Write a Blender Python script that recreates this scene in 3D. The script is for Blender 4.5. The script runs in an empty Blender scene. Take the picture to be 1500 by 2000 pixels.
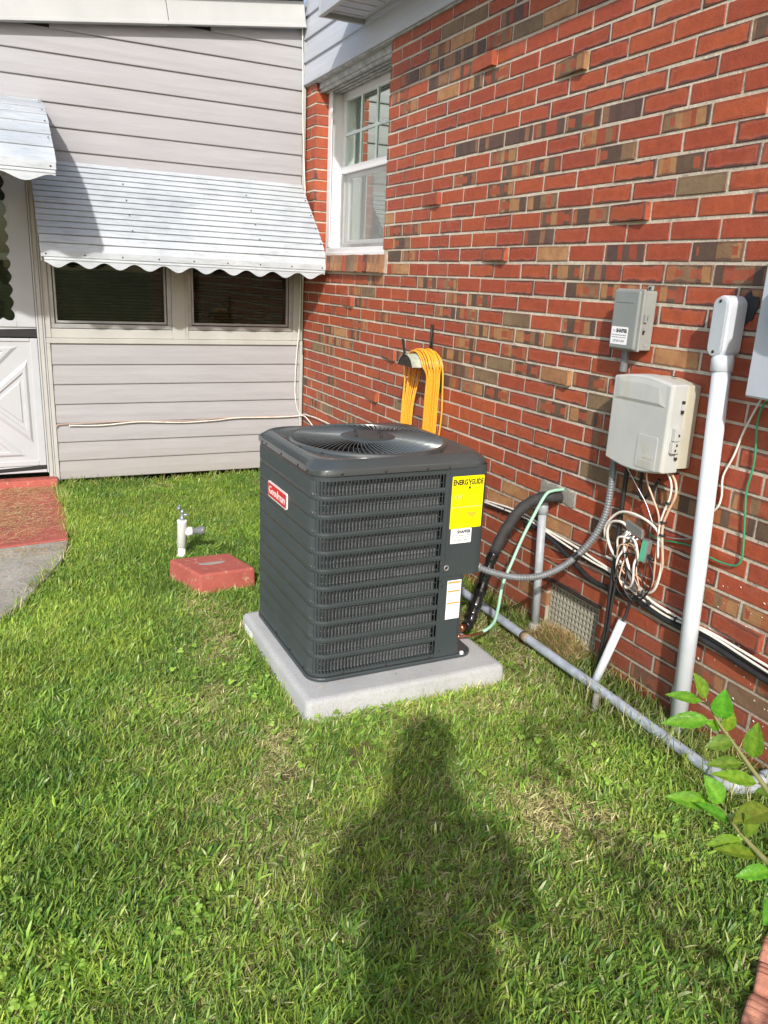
import bpy, bmesh, math, random
import numpy as np
from mathutils import Vector, Matrix

rnd = random.Random(11)
C = bpy.context.scene.collection
scene = bpy.context.scene

# ------------------------------------------------------------------ camera
cam_d = bpy.data.cameras.new('camera')
cam = bpy.data.objects.new('camera', cam_d)
C.objects.link(cam)
CR = Vector((0.9020392, -0.4292904, 0.0451101))
CU = Vector((0.0820837, 0.2731915, 0.9584512))
CF = Vector((0.4237776, 0.8608578, -0.2816672))
CAM = Vector((-2.0412, -5.6556, 1.4432))
m = Matrix((CR, CU, -CF)).transposed().to_4x4()
m.translation = CAM
cam.matrix_world = m
cam_d.sensor_fit = 'VERTICAL'
cam_d.sensor_height = 24.0
cam_d.sensor_width = 18.0
cam_d.lens = 1538.5 / 2000 * 24
cam_d.clip_start = 0.02
cam_d.clip_end = 2000
scene.camera = cam

# ------------------------------------------------------------------ light
SUN = Vector((-0.54, -1.0, 0.75)).normalized()      # towards the sun
elev = math.asin(SUN.z)
azim = math.atan2(SUN.x, SUN.y)
world = bpy.data.worlds.new('World')
scene.world = world
world.use_nodes = True
wn = world.node_tree
wn.nodes.clear()
wo = wn.nodes.new('ShaderNodeOutputWorld')
bg = wn.nodes.new('ShaderNodeBackground')
sky = wn.nodes.new('ShaderNodeTexSky')
sky.sky_type = 'NISHITA'
sky.sun_disc = False
sky.sun_elevation = elev
sky.sun_rotation = azim
sky.dust_density = 2.0
bg.inputs['Strength'].default_value = 0.15
wn.links.new(sky.outputs[0], bg.inputs[0])
wn.links.new(bg.outputs[0], wo.inputs[0])
sl = bpy.data.lights.new('sun', 'SUN')
sl.energy = 3.6
sl.angle = math.radians(1.3)
sl.color = (1.0, 0.95, 0.88)
sun = bpy.data.objects.new('sun', sl)
C.objects.link(sun)
sun.rotation_euler = (-SUN).to_track_quat('-Z', 'Y').to_euler()
sun.location = (-6, -12, 9)
scene.view_settings.view_transform = 'Standard'
scene.view_settings.look = 'None'
scene.view_settings.exposure = 0.38
scene.view_settings.gamma = 1.0
scene.view_settings.use_curve_mapping = False
scene.render.engine = 'CYCLES'

# ------------------------------------------------------------------ helpers
class NT:
    """small wrapper for building node materials"""
    def __init__(s, name, rough=0.6, metal=0.0, spec=0.5):
        s.m = bpy.data.materials.new(name)
        s.m.use_nodes = True
        s.t = s.m.node_tree
        s.b = s.t.nodes['Principled BSDF']
        s.b.inputs['Roughness'].default_value = rough
        s.b.inputs['Metallic'].default_value = metal
        s.b.inputs['Specular IOR Level'].default_value = spec
    def n(s, kind, **kw):
        nd = s.t.nodes.new('ShaderNode' + kind)
        for k, v in kw.items():
            if k[0] == 'i' and k[1:].isdigit():
                k = int(k[1:])
                if isinstance(v, bpy.types.NodeSocket): s.t.links.new(v, nd.inputs[k])
                else: nd.inputs[k].default_value = v
            elif k.startswith('in_'):
                k = k[3:].replace('_', ' ')
                if isinstance(v, bpy.types.NodeSocket): s.t.links.new(v, nd.inputs[k])
                else: nd.inputs[k].default_value = v
            else:
                setattr(nd, k, v)
        return nd
    def l(s, a, b): s.t.links.new(a, b)
    def coord(s, which='Object'):
        return s.n('TexCoord').outputs[which]
    def noise(s, vec, scale, detail=4, rough=0.55, out=0):
        nd = s.n('TexNoise', in_Scale=scale, in_Detail=detail, in_Roughness=rough)
        if vec is not None: s.l(vec, nd.inputs['Vector'])
        return nd.outputs[out]
    def math(s, op, a, b=0.0, c=0.0, clamp=False):
        nd = s.n('Math', operation=op, i0=a, i1=b, i2=c)
        nd.use_clamp = clamp
        return nd.outputs[0]
    def ramp(s, fac, stops, interp='LINEAR'):
        nd = s.n('ValToRGB')
        nd.color_ramp.interpolation = interp
        e = nd.color_ramp.elements
        while len(e) < len(stops): e.new(0.5)
        for i, (p, c) in enumerate(stops):
            e[i].position = p
            e[i].color = (c[0], c[1], c[2], 1) if hasattr(c, '__len__') else (c, c, c, 1)
        s.l(fac, nd.inputs[0])
        return nd.outputs[0]
    def mix(s, fac, a, b, blend='MIX'):
        nd = s.n('Mix', data_type='RGBA', blend_type=blend)
        for i, v in ((0, fac), (6, a), (7, b)):
            if isinstance(v, bpy.types.NodeSocket): s.l(v, nd.inputs[i])
            elif i == 0: nd.inputs[i].default_value = v
            else: nd.inputs[i].default_value = (v[0], v[1], v[2], 1)
        return nd.outputs[2]
    def base(s, c):
        if isinstance(c, bpy.types.NodeSocket): s.l(c, s.b.inputs['Base Color'])
        else: s.b.inputs['Base Color'].default_value = (c[0], c[1], c[2], 1)
    def bump(s, h, strength=0.3, dist=0.002):
        nd = s.n('Bump', in_Strength=strength, in_Distance=dist, in_Height=h)
        s.l(nd.outputs[0], s.b.inputs['Normal'])
    def rough(s, v):
        s.l(v, s.b.inputs['Roughness'])

def simple(name, col, rough=0.5, metal=0.0, var=0.12, scale=12, bump=0.0, bscale=80, spec=0.5):
    k = NT(name, rough, metal, spec)
    co = k.coord()
    n1 = k.noise(co, scale, 5)
    d = tuple(max(0, c * (1 - var)) for c in col); u = tuple(min(1, c * (1 + var)) for c in col)
    k.base(k.ramp(n1, [(0.3, d), (0.7, u)]))
    if bump: k.bump(k.noise(co, bscale, 4), bump, 0.002)
    return k.m

class MB:
    def __init__(s): s.v = []; s.f = []; s.sm = []; s.mi = []
    def add(s, vs, fs, smooth=False, mi=0):
        o = len(s.v)
        s.v += [tuple(p) for p in vs]
        s.f += [tuple(i + o for i in f) for f in fs]
        s.sm += [smooth] * len(fs); s.mi += [mi] * len(fs)
    def box(s, a, b, mi=0):
        x0, y0, z0 = (min(a[i], b[i]) for i in range(3)); x1, y1, z1 = (max(a[i], b[i]) for i in range(3))
        s.add([(x0,y0,z0),(x1,y0,z0),(x1,y1,z0),(x0,y1,z0),(x0,y0,z1),(x1,y0,z1),(x1,y1,z1),(x0,y1,z1)],
              [(0,3,2,1),(4,5,6,7),(0,1,5,4),(1,2,6,5),(2,3,7,6),(3,0,4,7)], mi=mi)
    def obox(s, c, ux, uy, uz, mi=0):
        c = Vector(c); ux = Vector(ux); uy = Vector(uy); uz = Vector(uz)
        vs = [c + ux * i + uy * j + uz * k for k in (-1, 1) for i, j in ((-1,-1),(1,-1),(1,1),(-1,1))]
        s.add(vs, [(0,3,2,1),(4,5,6,7),(0,1,5,4),(1,2,6,5),(2,3,7,6),(3,0,4,7)], mi=mi)
    def tube(s, pts, r, n=10, cap=True, mi=0, smooth=True):
        pts = [Vector(p) for p in pts]
        rs = r if hasattr(r, '__len__') else [r] * len(pts)
        T = []
        for i in range(len(pts)):
            d = pts[min(i+1, len(pts)-1)] - pts[max(i-1, 0)]
            T.append(d.normalized() if d.length > 1e-9 else Vector((0,0,1)))
        up = Vector((0,0,1)) if abs(T[0].z) < 0.9 else Vector((1,0,0))
        nrm = (up - T[0] * up.dot(T[0])).normalized()
        vs = []
        for i, p in enumerate(pts):
            nrm = (nrm - T[i] * nrm.dot(T[i])).normalized()
            bn = T[i].cross(nrm)
            for k in range(n):
                a = 2 * math.pi * k / n
                vs.append(p + (nrm * math.cos(a) + bn * math.sin(a)) * rs[i])
        fs = []
        for i in range(len(pts)-1):
            for k in range(n):
                k2 = (k+1) % n
                fs.append((i*n+k, i*n+k2, (i+1)*n+k2, (i+1)*n+k))
        s.add(vs, fs, smooth, mi)
        if cap:
            o = len(s.v) - len(vs)
            s.f.append(tuple(o + k for k in reversed(range(n)))); s.sm.append(False); s.mi.append(mi)
            s.f.append(tuple(o + (len(pts)-1)*n + k for k in range(n))); s.sm.append(False); s.mi.append(mi)
    def rings(s, rings, close=True, capends=(False, False), smooth=True, mi=0):
        n = len(rings[0]); vs = [p for r in rings for p in r]; fs = []
        for i in range(len(rings)-1):
            for k in range(n if close else n-1):
                k2 = (k+1) % n
                fs.append((i*n+k, i*n+k2, (i+1)*n+k2, (i+1)*n+k))
        s.add(vs, fs, smooth, mi)
        o = len(s.v) - len(vs)
        if capends[0]: s.f.append(tuple(o + k for k in reversed(range(n)))); s.sm.append(False); s.mi.append(mi)
        if capends[1]: s.f.append(tuple(o + (len(rings)-1)*n + k for k in range(n))); s.sm.append(False); s.mi.append(mi)
    def lathe(s, base, axis, prof, n=20, mi=0, smooth=True, cap=True):
        """prof: list of (r, h) along axis"""
        base = Vector(base); ax = Vector(axis).normalized()
        u = ax.orthogonal().normalized(); w = ax.cross(u)
        rr = []
        for r, h in prof:
            rr.append([base + ax*h + (u*math.cos(2*math.pi*k/n) + w*math.sin(2*math.pi*k/n))*r for k in range(n)])
        s.rings(rr, True, (cap, cap), smooth, mi)
    def prism(s, poly, o, ux, uy, depth, mi=0):
        """extrude 2-D outline poly (in ux,uy from o) by vector depth"""
        o = Vector(o); ux = Vector(ux); uy = Vector(uy); depth = Vector(depth); n = len(poly)
        a = [o + ux*p[0] + uy*p[1] for p in poly]; b = [p + depth for p in a]
        fs = [tuple(range(n)), tuple(reversed(range(n, 2*n)))]
        fs += [(i, i+n, (i+1) % n + n, (i+1) % n) for i in range(n)]
        s.add(a + b, fs, False, mi)
    def build(s, name, mat, parent=None, bevel=0.0, segs=2, data=None):
        me = bpy.data.meshes.new(name)
        me.from_pydata(s.v, [], s.f)
        me.polygons.foreach_set('use_smooth', s.sm)
        for mm in (mat if isinstance(mat, (list, tuple)) else [mat]): me.materials.append(mm)
        if any(s.mi): me.polygons.foreach_set('material_index', s.mi)
        bm = bmesh.new(); bm.from_mesh(me); bmesh.ops.recalc_face_normals(bm, faces=bm.faces); bm.to_mesh(me); bm.free()
        me.update()
        o = bpy.data.objects.new(name, me); C.objects.link(o)
        if parent is not None: attach(o, parent)
        if bevel:
            bv = o.modifiers.new('bevel', 'BEVEL'); bv.width = bevel; bv.segments = segs; bv.limit_method = 'ANGLE'; bv.angle_limit = math.radians(40)
            bv.harden_normals = False
        return o

LOCS = {}
def attach(o, parent):
    o.parent = parent
    loc = LOCS.get(parent.name)
    if loc is not None: o.matrix_parent_inverse = Matrix.Translation(-loc)
def empty(name, loc, label, cat, group=None, kind=None):
    o = bpy.data.objects.new(name, None); C.objects.link(o)
    o.empty_display_size = 0.05
    o.location = loc
    LOCS[o.name] = Vector(loc)
    tag(o, label, cat, group, kind)
    return o
def tag(o, label=None, cat=None, group=None, kind=None):
    if label: o['label'] = label
    if cat: o['category'] = cat
    if group: o['group'] = group
    if kind: o['kind'] = kind
    return o
def smooth_pts(pts, sub=8):
    P = [Vector(p) for p in pts]
    P = [P[0]*2 - P[1]] + P + [P[-1]*2 - P[-2]]
    out = []
    for i in range(1, len(P)-2):
        for k in range(sub):
            t = k / sub
            a, b, c, d = P[i-1], P[i], P[i+1], P[i+2]
            out.append(0.5*((2*b) + (c-a)*t + (2*a-5*b+4*c-d)*t*t + (3*b-a-3*c+d)*t*t*t))
    out.append(P[-2].copy())
    return out
def text_obj(body, name, o, ux, uz, size, mat, parent, depth=0.0006, width=None, bold=0.0, spacing=1.0):
    """flat lettering: o = left end of the baseline, ux = reading direction, uz = up"""
    cu = bpy.data.curves.new(name, 'FONT')
    cu.body = body; cu.size = size; cu.extrude = depth / 2; cu.offset = bold; cu.space_character = spacing; cu.resolution_u = 2
    tmp = bpy.data.objects.new(name, cu); C.objects.link(tmp)
    dg = bpy.context.evaluated_depsgraph_get()
    me = bpy.data.meshes.new_from_object(tmp.evaluated_get(dg))
    bpy.data.objects.remove(tmp); 
    ux = Vector(ux).normalized(); uz = Vector(uz).normalized(); un = ux.cross(uz)
    xs = [v.co.x for v in me.vertices]
    sx = 1.0
    if width and xs: sx = width / (max(xs) - min(xs))
    x0 = min(xs) if xs else 0
    for v in me.vertices:
        c = v.co.copy()
        v.co = Vector(o) + ux*((c.x - x0)*sx) + uz*c.y + un*c.z
    me.materials.clear(); me.materials.append(mat)
    ob = bpy.data.objects.new(name, me); C.objects.link(ob)
    if parent is not None: attach(ob, parent)
    return ob
def screw_mesh(mat, r=0.004, h=0.003):
    b = MB(); b.lathe((0,0,0), (0,0,1), [(r*1.25, 0), (r*1.25, h*0.3), (r, h*0.35), (r*0.8, h), (r*0.2, h*1.1)], 8)
    o = b.build('screw', mat); me = o.data; bpy.data.objects.remove(o); return me
def put(me, name, loc, axis, parent):
    o = bpy.data.objects.new(name, me); C.objects.link(o)
    attach(o, parent)
    o.location = loc
    o.rotation_euler = Vector(axis).to_track_quat('Z', 'Y').to_euler()
    return o

# ------------------------------------------------------------------ materials
def mat_brick():
    k = NT('brick_clay', 0.62)
    at = k.n('Attribute', attribute_name='bk'); sep = k.n('SeparateColor', i0=at.outputs['Color'])
    seed, typ, ln = sep.outputs[0], sep.outputs[1], sep.outputs[2]
    uv = k.n('UVMap', uv_map='UVMap'); su = k.n('SeparateXYZ', i0=uv.outputs[0])
    u, v = su.outputs[0], su.outputs[1]
    co = k.coord('Object')
    sv = k.n('CombineXYZ', i0=k.math('MULTIPLY', seed, 53.0), i1=k.math('MULTIPLY', seed, 91.0), i2=k.math('MULTIPLY', seed, 17.0)).outputs[0]
    uvs = k.n('VectorMath', operation='ADD', i0=uv.outputs[0], i1=sv).outputs[0]
    # distance to the face's rim, in metres, made wavy
    n1 = k.noise(uvs, 22, 2, 0.5)
    wav = k.math('MULTIPLY_ADD', n1, 0.020, -0.010)
    du = k.math('MINIMUM', u, k.math('SUBTRACT', ln, u))
    dv = k.math('MINIMUM', v, k.math('SUBTRACT', 0.058, v))
    d = k.math('ADD', k.math('MINIMUM', du, dv), wav)
    red = k.ramp(k.math('ADD', k.math('MULTIPLY', seed, 0.7), k.math('MULTIPLY', k.noise(uvs, 7, 3), 0.3)),
                 [(0.0, (0.265, 0.048, 0.022)), (0.35, (0.325, 0.062, 0.024)), (0.6, (0.375, 0.080, 0.027)), (0.8, (0.305, 0.056, 0.024)), (1.0, (0.27, 0.056, 0.029))])
    dark = (0.085, 0.042, 0.036); pink = (0.38, 0.112, 0.070)
    rimw = k.ramp(typ, [(0.0, 0.12), (0.10, 0.2), (0.2, 0.75), (0.35, 1.0), (0.45, 0.7), (1.0, 0.3)])
    rim = k.ramp(k.math('DIVIDE', d, 0.014, clamp=True), [(0.0, 1.0), (0.32, 0.95), (0.55, 0.0)])
    lightl = k.ramp(k.math('DIVIDE', d, 0.020, clamp=True), [(0.3, 0.0), (0.46, 0.8), (0.62, 0.55), (0.85, 0.0)])
    c = k.mix(k.math('MULTIPLY', lightl, k.math('MULTIPLY_ADD', rimw, 0.55, 0.10)), red, pink)
    # vertical bands of the multi-tone bricks
    n2 = k.noise(uvs, 9, 1)
    bu = k.math('ADD', k.math('MULTIPLY', u, 1.0), k.math('MULTIPLY', n2, 0.012))
    bco = k.n('CombineXYZ', i0=k.math('ADD', k.math('MULTIPLY', bu, 44.0), k.math('MULTIPLY', seed, 311.0))).outputs[0]
    vor = k.n('TexVoronoi', voronoi_dimensions='1D', in_W=k.math('ADD', k.math('MULTIPLY', bu, 29.0), k.math('MULTIPLY', seed, 311.0)), in_Scale=1.0, in_Randomness=1.0)
    vcol = k.n('SeparateColor', i0=vor.outputs['Color']).outputs[0]
    pal = k.ramp(vcol, [(0.0, (0.34, 0.175, 0.075)), (0.22, (0.12, 0.075, 0.046)), (0.38, (0.29, 0.062, 0.028)), (0.54, (0.095, 0.058, 0.040)), (0.70, (0.33, 0.120, 0.048)), (0.84, (0.215, 0.125, 0.065))], 'CONSTANT')
    palp = k.ramp(vcol, [(0.0, (0.105, 0.060, 0.046)), (0.3, (0.29, 0.060, 0.03)), (0.45, (0.085, 0.050, 0.040)), (0.75, (0.25, 0.125, 0.065))], 'CONSTANT')
    inset = k.ramp(k.math('DIVIDE', d, 0.03, clamp=True), [(0.45, 0.0), (0.5, 1.0)])
    pick = k.math('GREATER_THAN', k.math('FRACT', k.math('MULTIPLY', vcol, 7.3)), 0.62)
    pal = k.mix(k.math('MULTIPLY', inset, pick), pal, (0.31, 0.075, 0.035))
    isb = k.math('MULTIPLY', k.math('GREATER_THAN', typ, 0.45), k.math('LESS_THAN', typ, 0.58))
    isp = k.math('MULTIPLY', k.math('GREATER_THAN', typ, 0.58), k.math('LESS_THAN', typ, 0.70))
    iso = k.math('MULTIPLY', k.math('GREATER_THAN', typ, 0.70), k.math('LESS_THAN', typ, 0.84))
    isw = k.math('GREATER_THAN', typ, 0.84)
    c = k.mix(isb, c, pal)
    c = k.mix(isp, c, palp)
    c = k.mix(iso, c, k.ramp(k.noise(uvs, 12, 3), [(0.35, (0.35, 0.165, 0.068)), (0.65, (0.42, 0.225, 0.10))]))
    c = k.mix(isw, c, k.ramp(k.noise(uvs, 10, 3), [(0.35, (0.165, 0.105, 0.060)), (0.65, (0.225, 0.155, 0.085))]))
    c = k.mix(k.math('MULTIPLY', rim, rimw), c, dark)
    # grime and fine grain; chalky streaks here and there
    g = k.noise(co, 240, 3, 0.7)
    c = k.mix(0.22, c, k.ramp(g, [(0.3, (0.25, 0.25, 0.25)), (0.7, (0.75, 0.75, 0.75))]), 'OVERLAY')
    pit = k.ramp(k.noise(co, 70, 4, 0.75), [(0.60, 0.0), (0.70, 0.55)])
    c = k.mix(pit, c, (0.11, 0.045, 0.033))
    mot = k.noise(uvs, 28, 4, 0.7)
    c = k.mix(0.35, c, k.ramp(mot, [(0.3, (0.3, 0.3, 0.3)), (0.7, (0.7, 0.7, 0.7))]), 'OVERLAY')
    ch = k.ramp(k.noise(co, 3.2, 5, 0.65), [(0.58, 0.0), (0.80, 0.22)])
    c = k.mix(ch, c, (0.42, 0.28, 0.22))
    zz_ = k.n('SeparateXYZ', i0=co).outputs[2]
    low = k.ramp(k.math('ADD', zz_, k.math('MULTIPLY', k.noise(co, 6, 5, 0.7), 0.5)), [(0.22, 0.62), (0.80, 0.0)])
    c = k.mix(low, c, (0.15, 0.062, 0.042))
    sp = k.ramp(k.noise(co, 95, 2), [(0.76, 0.0), (0.80, 0.5)])
    c = k.mix(sp, c, (0.5, 0.42, 0.36))
    k.base(c)
    k.rough(k.ramp(k.noise(co, 60, 3), [(0.3, 0.5), (0.7, 0.72)]))
    k.bump(k.math('ADD', g, k.math('MULTIPLY', k.noise(uvs, 30, 2), 1.5)), 0.6, 0.0025)
    return k.m

def mat_mortar():
    k = NT('mortar', 0.95, spec=0.2)
    co = k.coord()
    c = k.ramp(k.noise(co, 3.0, 6, 0.7), [(0.3, (0.44, 0.39, 0.31)), (0.55, (0.64, 0.57, 0.46)), (0.75, (0.73, 0.66, 0.54))])
    c = k.mix(k.ramp(k.noise(co, 160, 3, 0.8), [(0.35, 0.0), (0.7, 0.35)]), c, (0.25, 0.215, 0.17))
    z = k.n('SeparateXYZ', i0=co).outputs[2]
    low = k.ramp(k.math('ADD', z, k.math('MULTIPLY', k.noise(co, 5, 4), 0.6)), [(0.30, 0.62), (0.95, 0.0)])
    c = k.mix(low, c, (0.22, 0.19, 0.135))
    c = k.mix(k.ramp(k.noise(co, 14, 5, 0.75), [(0.57, 0.0), (0.68, 0.6)]), c, (0.16, 0.135, 0.10))
    k.base(c)
    k.bump(k.math('ADD', k.noise(co, 120, 5, 0.8), k.math('MULTIPLY', k.noise(co, 22, 3), 2.0)), 0.8, 0.004)
    return k.m

def mat_siding(name, a, b, dirt=(0.3, 0.27, 0.23)):
    k = NT(name, 0.55, spec=0.35)
    co = k.coord()
    mp = k.n('Mapping', i0=co); mp.inputs['Scale'].default_value = (1.0, 1.0, 14.0)
    c = k.ramp(k.noise(mp.outputs[0], 2.5, 5, 0.6), [(0.3, a), (0.7, b)])
    gr = k.n('Mapping', i0=co); gr.inputs['Scale'].default_value = (3, 3, 260)
    gn = k.noise(gr.outputs[0], 3, 4, 0.7)
    c = k.mix(0.10, c, k.ramp(gn, [(0.3, 0.2), (0.7, 0.8)]), 'OVERLAY')
    z = k.n('SeparateXYZ', i0=co).outputs[2]
    low = k.ramp(k.math('ADD', z, k.math('MULTIPLY', k.noise(co, 9, 5, 0.7), 0.5)), [(0.18, 0.5), (0.62, 0.0)])
    c = k.mix(low, c, dirt)
    c = k.mix(k.ramp(k.noise(co, 34, 5, 0.75), [(0.62, 0.0), (0.8, 0.22)]), c, dirt)
    k.base(c); k.bump(gn, 0.08, 0.001)
    return k.m

def mat_awning():
    k = NT('weathered_aluminium_paint', 0.33, 0.0, 0.6)
    co = k.coord()
    c = k.ramp(k.noise(co, 2.3, 6, 0.65), [(0.3, (0.37, 0.405, 0.445)), (0.55, (0.48, 0.52, 0.555)), (0.75, (0.54, 0.58, 0.615))])
    mp = k.n('Mapping', i0=co); mp.inputs['Scale'].default_value = (0.9, 6, 6)
    st = k.ramp(k.noise(mp.outputs[0], 7, 7, 0.75), [(0.50, 0.0), (0.74, 0.6)])
    c = k.mix(st, c, (0.17, 0.18, 0.165))
    c = k.mix(k.ramp(k.noise(co, 60, 4, 0.7), [(0.64, 0.0), (0.78, 0.6)]), c, (0.13, 0.12, 0.10))
    k.base(c); k.rough(k.ramp(k.noise(co, 9, 4), [(0.3, 0.25), (0.7, 0.5)]))
    return k.m

def mat_concrete(name, a, b, c3=(0.3, 0.29, 0.26), fine=180, bump=0.4):
    k = NT(name, 0.9, spec=0.25)
    co = k.coord()
    c = k.ramp(k.noise(co, 4, 6, 0.7), [(0.3, a), (0.7, b)])
    c = k.mix(k.ramp(k.noise(co, fine, 3, 0.7), [(0.42, 0.0), (0.72, 0.5)]), c, c3)
    c = k.mix(k.ramp(k.noise(co, fine*1.7, 2), [(0.68, 0.0), (0.74, 0.5)]), c, tuple(min(1, x*1.5) for x in b))
    k.base(c); k.bump(k.noise(co, fine, 4, 0.7), bump, 0.002)
    return k.m

def mat_redpaint(name, chip=(0.50, 0.42, 0.30), straw=0.0):
    k = NT(name, 0.75, spec=0.3)
    co = k.coord()
    c = k.ramp(k.noise(co, 6, 5, 0.6), [(0.3, (0.31, 0.075, 0.060)), (0.7, (0.43, 0.115, 0.088))])
    c = k.mix(k.ramp(k.noise(co, 28, 6, 0.75), [(0.57, 0.0), (0.66, 0.7)]), c, chip)
    c = k.mix(k.ramp(k.noise(co, 120, 4, 0.75), [(0.60, 0.0), (0.70, 0.6)]), c, (0.58, 0.36, 0.26))
    c = k.mix(k.ramp(k.noise(co, 9, 6, 0.8), [(0.60, 0.0), (0.74, 0.45)]), c, (0.13, 0.055, 0.045))
    k.base(c); k.bump(k.noise(co, 90, 5, 0.75), 0.5, 0.003)
    return k.m

def mat_glass(name, tint=(0.02, 0.022, 0.02), rough=0.02, refl=0.35, alpha=0.6):
    k = NT(name, rough)
    t = k.t
    out = [n for n in t.nodes if n.type == 'OUTPUT_MATERIAL'][0]
    tr = k.n('BsdfTransparent'); tr.inputs[0].default_value = (*[alpha*x for x in (0.9, 0.97, 0.93)], 1)
    gl = k.n('BsdfGlossy'); gl.inputs['Roughness'].default_value = rough; gl.inputs[0].default_value = (0.84, 0.97, 0.90, 1)
    fr = k.n('LayerWeight'); fr.inputs[0].default_value = 0.25
    f = k.math('MULTIPLY_ADD', fr.outputs['Fresnel'], 0.7, refl, clamp=True)
    co = k.coord(); bp = k.n('Bump', in_Strength=0.06, in_Distance=0.01, in_Height=k.noise(co, 2.0, 2)); k.l(bp.outputs[0], gl.inputs['Normal'])
    mx = k.n('MixShader', i0=f, i1=tr.outputs[0], i2=gl.outputs[0])
    k.l(mx.outputs[0], out.inputs[0])
    return k.m

def mat_leafy(name, attr=True, trans=0.35, rough=0.45, vein=False):
    k = NT(name, rough, spec=0.4)
    out = [n for n in k.t.nodes if n.type == 'OUTPUT_MATERIAL'][0]
    at = k.n('Attribute', attribute_name='gcol').outputs['Color']
    if vein:
        co = k.coord(); at = k.mix(0.5, at, k.ramp(k.noise(co, 130, 4, 0.7), [(0.35, (0.25, 0.25, 0.25)), (0.65, (0.75, 0.75, 0.75))]), 'OVERLAY'); k.bump(k.noise(co, 220, 3), 0.5, 0.002)
    k.base(at)
    tl = k.n('BsdfTranslucent')
    k.l(k.mix(1.0, at, (1.5, 1.35, 0.5), 'MULTIPLY'), tl.inputs[0])
    mx = k.n('MixShader', i0=trans, i1=k.b.outputs[0], i2=tl.outputs[0])
    k.l(mx.outputs[0], out.inputs[0])
    return k.m

def mat_ground():
    k = NT('soil_and_thatch', 0.95, spec=0.15)
    co = k.coord()
    c = k.ramp(k.noise(co, 5, 6, 0.75), [(0.3, (0.08, 0.085, 0.03)), (0.55, (0.20, 0.17, 0.08)), (0.75, (0.34, 0.22, 0.12))])
    c = k.mix(k.ramp(k.noise(co, 130, 4, 0.8), [(0.4, 0.0), (0.7, 0.55)]), c, (0.26, 0.205, 0.11))
    c = k.mix(k.ramp(k.noise(co, 260, 3), [(0.55, 0.0), (0.68, 0.6)]), c, (0.03, 0.026, 0.015))
    k.base(c); k.bump(k.noise(co, 70, 6, 0.8), 1.0, 0.01)
    return k.m

M = {}
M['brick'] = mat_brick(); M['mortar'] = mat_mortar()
M['siding'] = mat_siding('annex_siding', (0.305, 0.302, 0.318), (0.355, 0.351, 0.366))
M['bluesiding'] = mat_siding('gable_siding', (0.44, 0.47, 0.53), (0.50, 0.53, 0.59))
M['awning'] = mat_awning()
M['trim'] = simple('cream_trim', (0.42, 0.422, 0.40), 0.5, var=0.08, scale=6, bump=0.05)
M['white'] = simple('white_paint', (0.43, 0.455, 0.485), 0.4, var=0.05, scale=5)
M['vinyl'] = simple('white_vinyl', (0.70, 0.71, 0.73), 0.35, var=0.04, scale=4)
M['rake'] = simple('rake_paint', (0.43, 0.44, 0.435), 0.5, var=0.06, scale=5)
M['greywood'] = simple('weathered_grey_board', (0.34, 0.345, 0.33), 0.7, var=0.35, scale=18, bump=0.2)
M['alu'] = simple('dull_aluminium', (0.40, 0.405, 0.40), 0.42, 0.6, var=0.15, scale=14)
M['dark'] = simple('near_black', (0.02, 0.02, 0.022), 0.8)
M['shingle'] = simple('dark_shingle', (0.035, 0.03, 0.03), 0.95, var=0.4, scale=60, bump=0.5)
M['steel'] = None
def mat_acpaint():
    k = NT('slate_grey_coil_paint', 0.42, 0.0, 0.45)
    co = k.coord()
    c = k.ramp(k.noise(co, 4, 4), [(0.3, (0.036, 0.046, 0.049)), (0.7, (0.045, 0.056, 0.060))])
    c = k.mix(k.ramp(k.noise(co, 25, 6, 0.75), [(0.58, 0.0), (0.75, 0.12)]), c, (0.16, 0.15, 0.13))
    k.base(c); k.rough(k.ramp(k.noise(co, 14, 5), [(0.3, 0.36), (0.7, 0.5)]))
    k.bump(k.noise(co, 350, 2), 0.03, 0.0005)
    return k.m
M['ac'] = mat_acpaint()
M['actop'] = simple('glossy_slate_paint', (0.050, 0.058, 0.060), 0.2, 0.0, var=0.08, scale=5, spec=0.7)
M['wire'] = simple('coated_wire', (0.055, 0.062, 0.065), 0.3, 0.2)
def mat_coil():
    k = NT('coil_fins', 0.45, 0.35)
    co = k.coord(); z = k.n('SeparateXYZ', i0=co).outputs[2]
    s = k.math('SINE', k.math('MULTIPLY', z, 2*math.pi/0.0045))
    c = k.ramp(k.math('MULTIPLY_ADD', s, 0.5, 0.5), [(0.2, (0.08, 0.085, 0.09)), (0.75, (0.33, 0.34, 0.35))])
    c = k.mix(k.ramp(k.noise(co, 30, 3), [(0.45, 0.0), (0.7, 0.6)]), c, (0.10, 0.105, 0.11))
    k.base(c); k.bump(s, 0.5, 0.001)
    return k.m
M['coil'] = mat_coil()
M['black'] = simple('black_rubber', (0.018, 0.018, 0.019), 0.55, var=0.3, scale=30)
M['tape'] = simple('black_glossy_tape', (0.012, 0.012, 0.013), 0.12, var=0.3, scale=30, bump=0.6, bscale=35, spec=0.8)
M['foam'] = simple('black_foam_sleeve', (0.030, 0.030, 0.031), 0.8, var=0.3, scale=40, bump=0.3)
M['pad'] = mat_concrete('pad_concrete', (0.37, 0.38, 0.385), (0.47, 0.48, 0.48), (0.22, 0.22, 0.215), 190, 0.8)
M['slab'] = mat_concrete('old_concrete', (0.22, 0.21, 0.18), (0.46, 0.445, 0.40), (0.13, 0.12, 0.10), 80, 0.9)
M['redpaint'] = mat_redpaint('red_paint_on_block')
M['redslab'] = mat_redpaint('red_paint_on_slab', (0.42, 0.33, 0.22))
M['pvcw'] = simple('white_pvc', (0.74, 0.745, 0.74), 0.35, var=0.06, scale=9)
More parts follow.
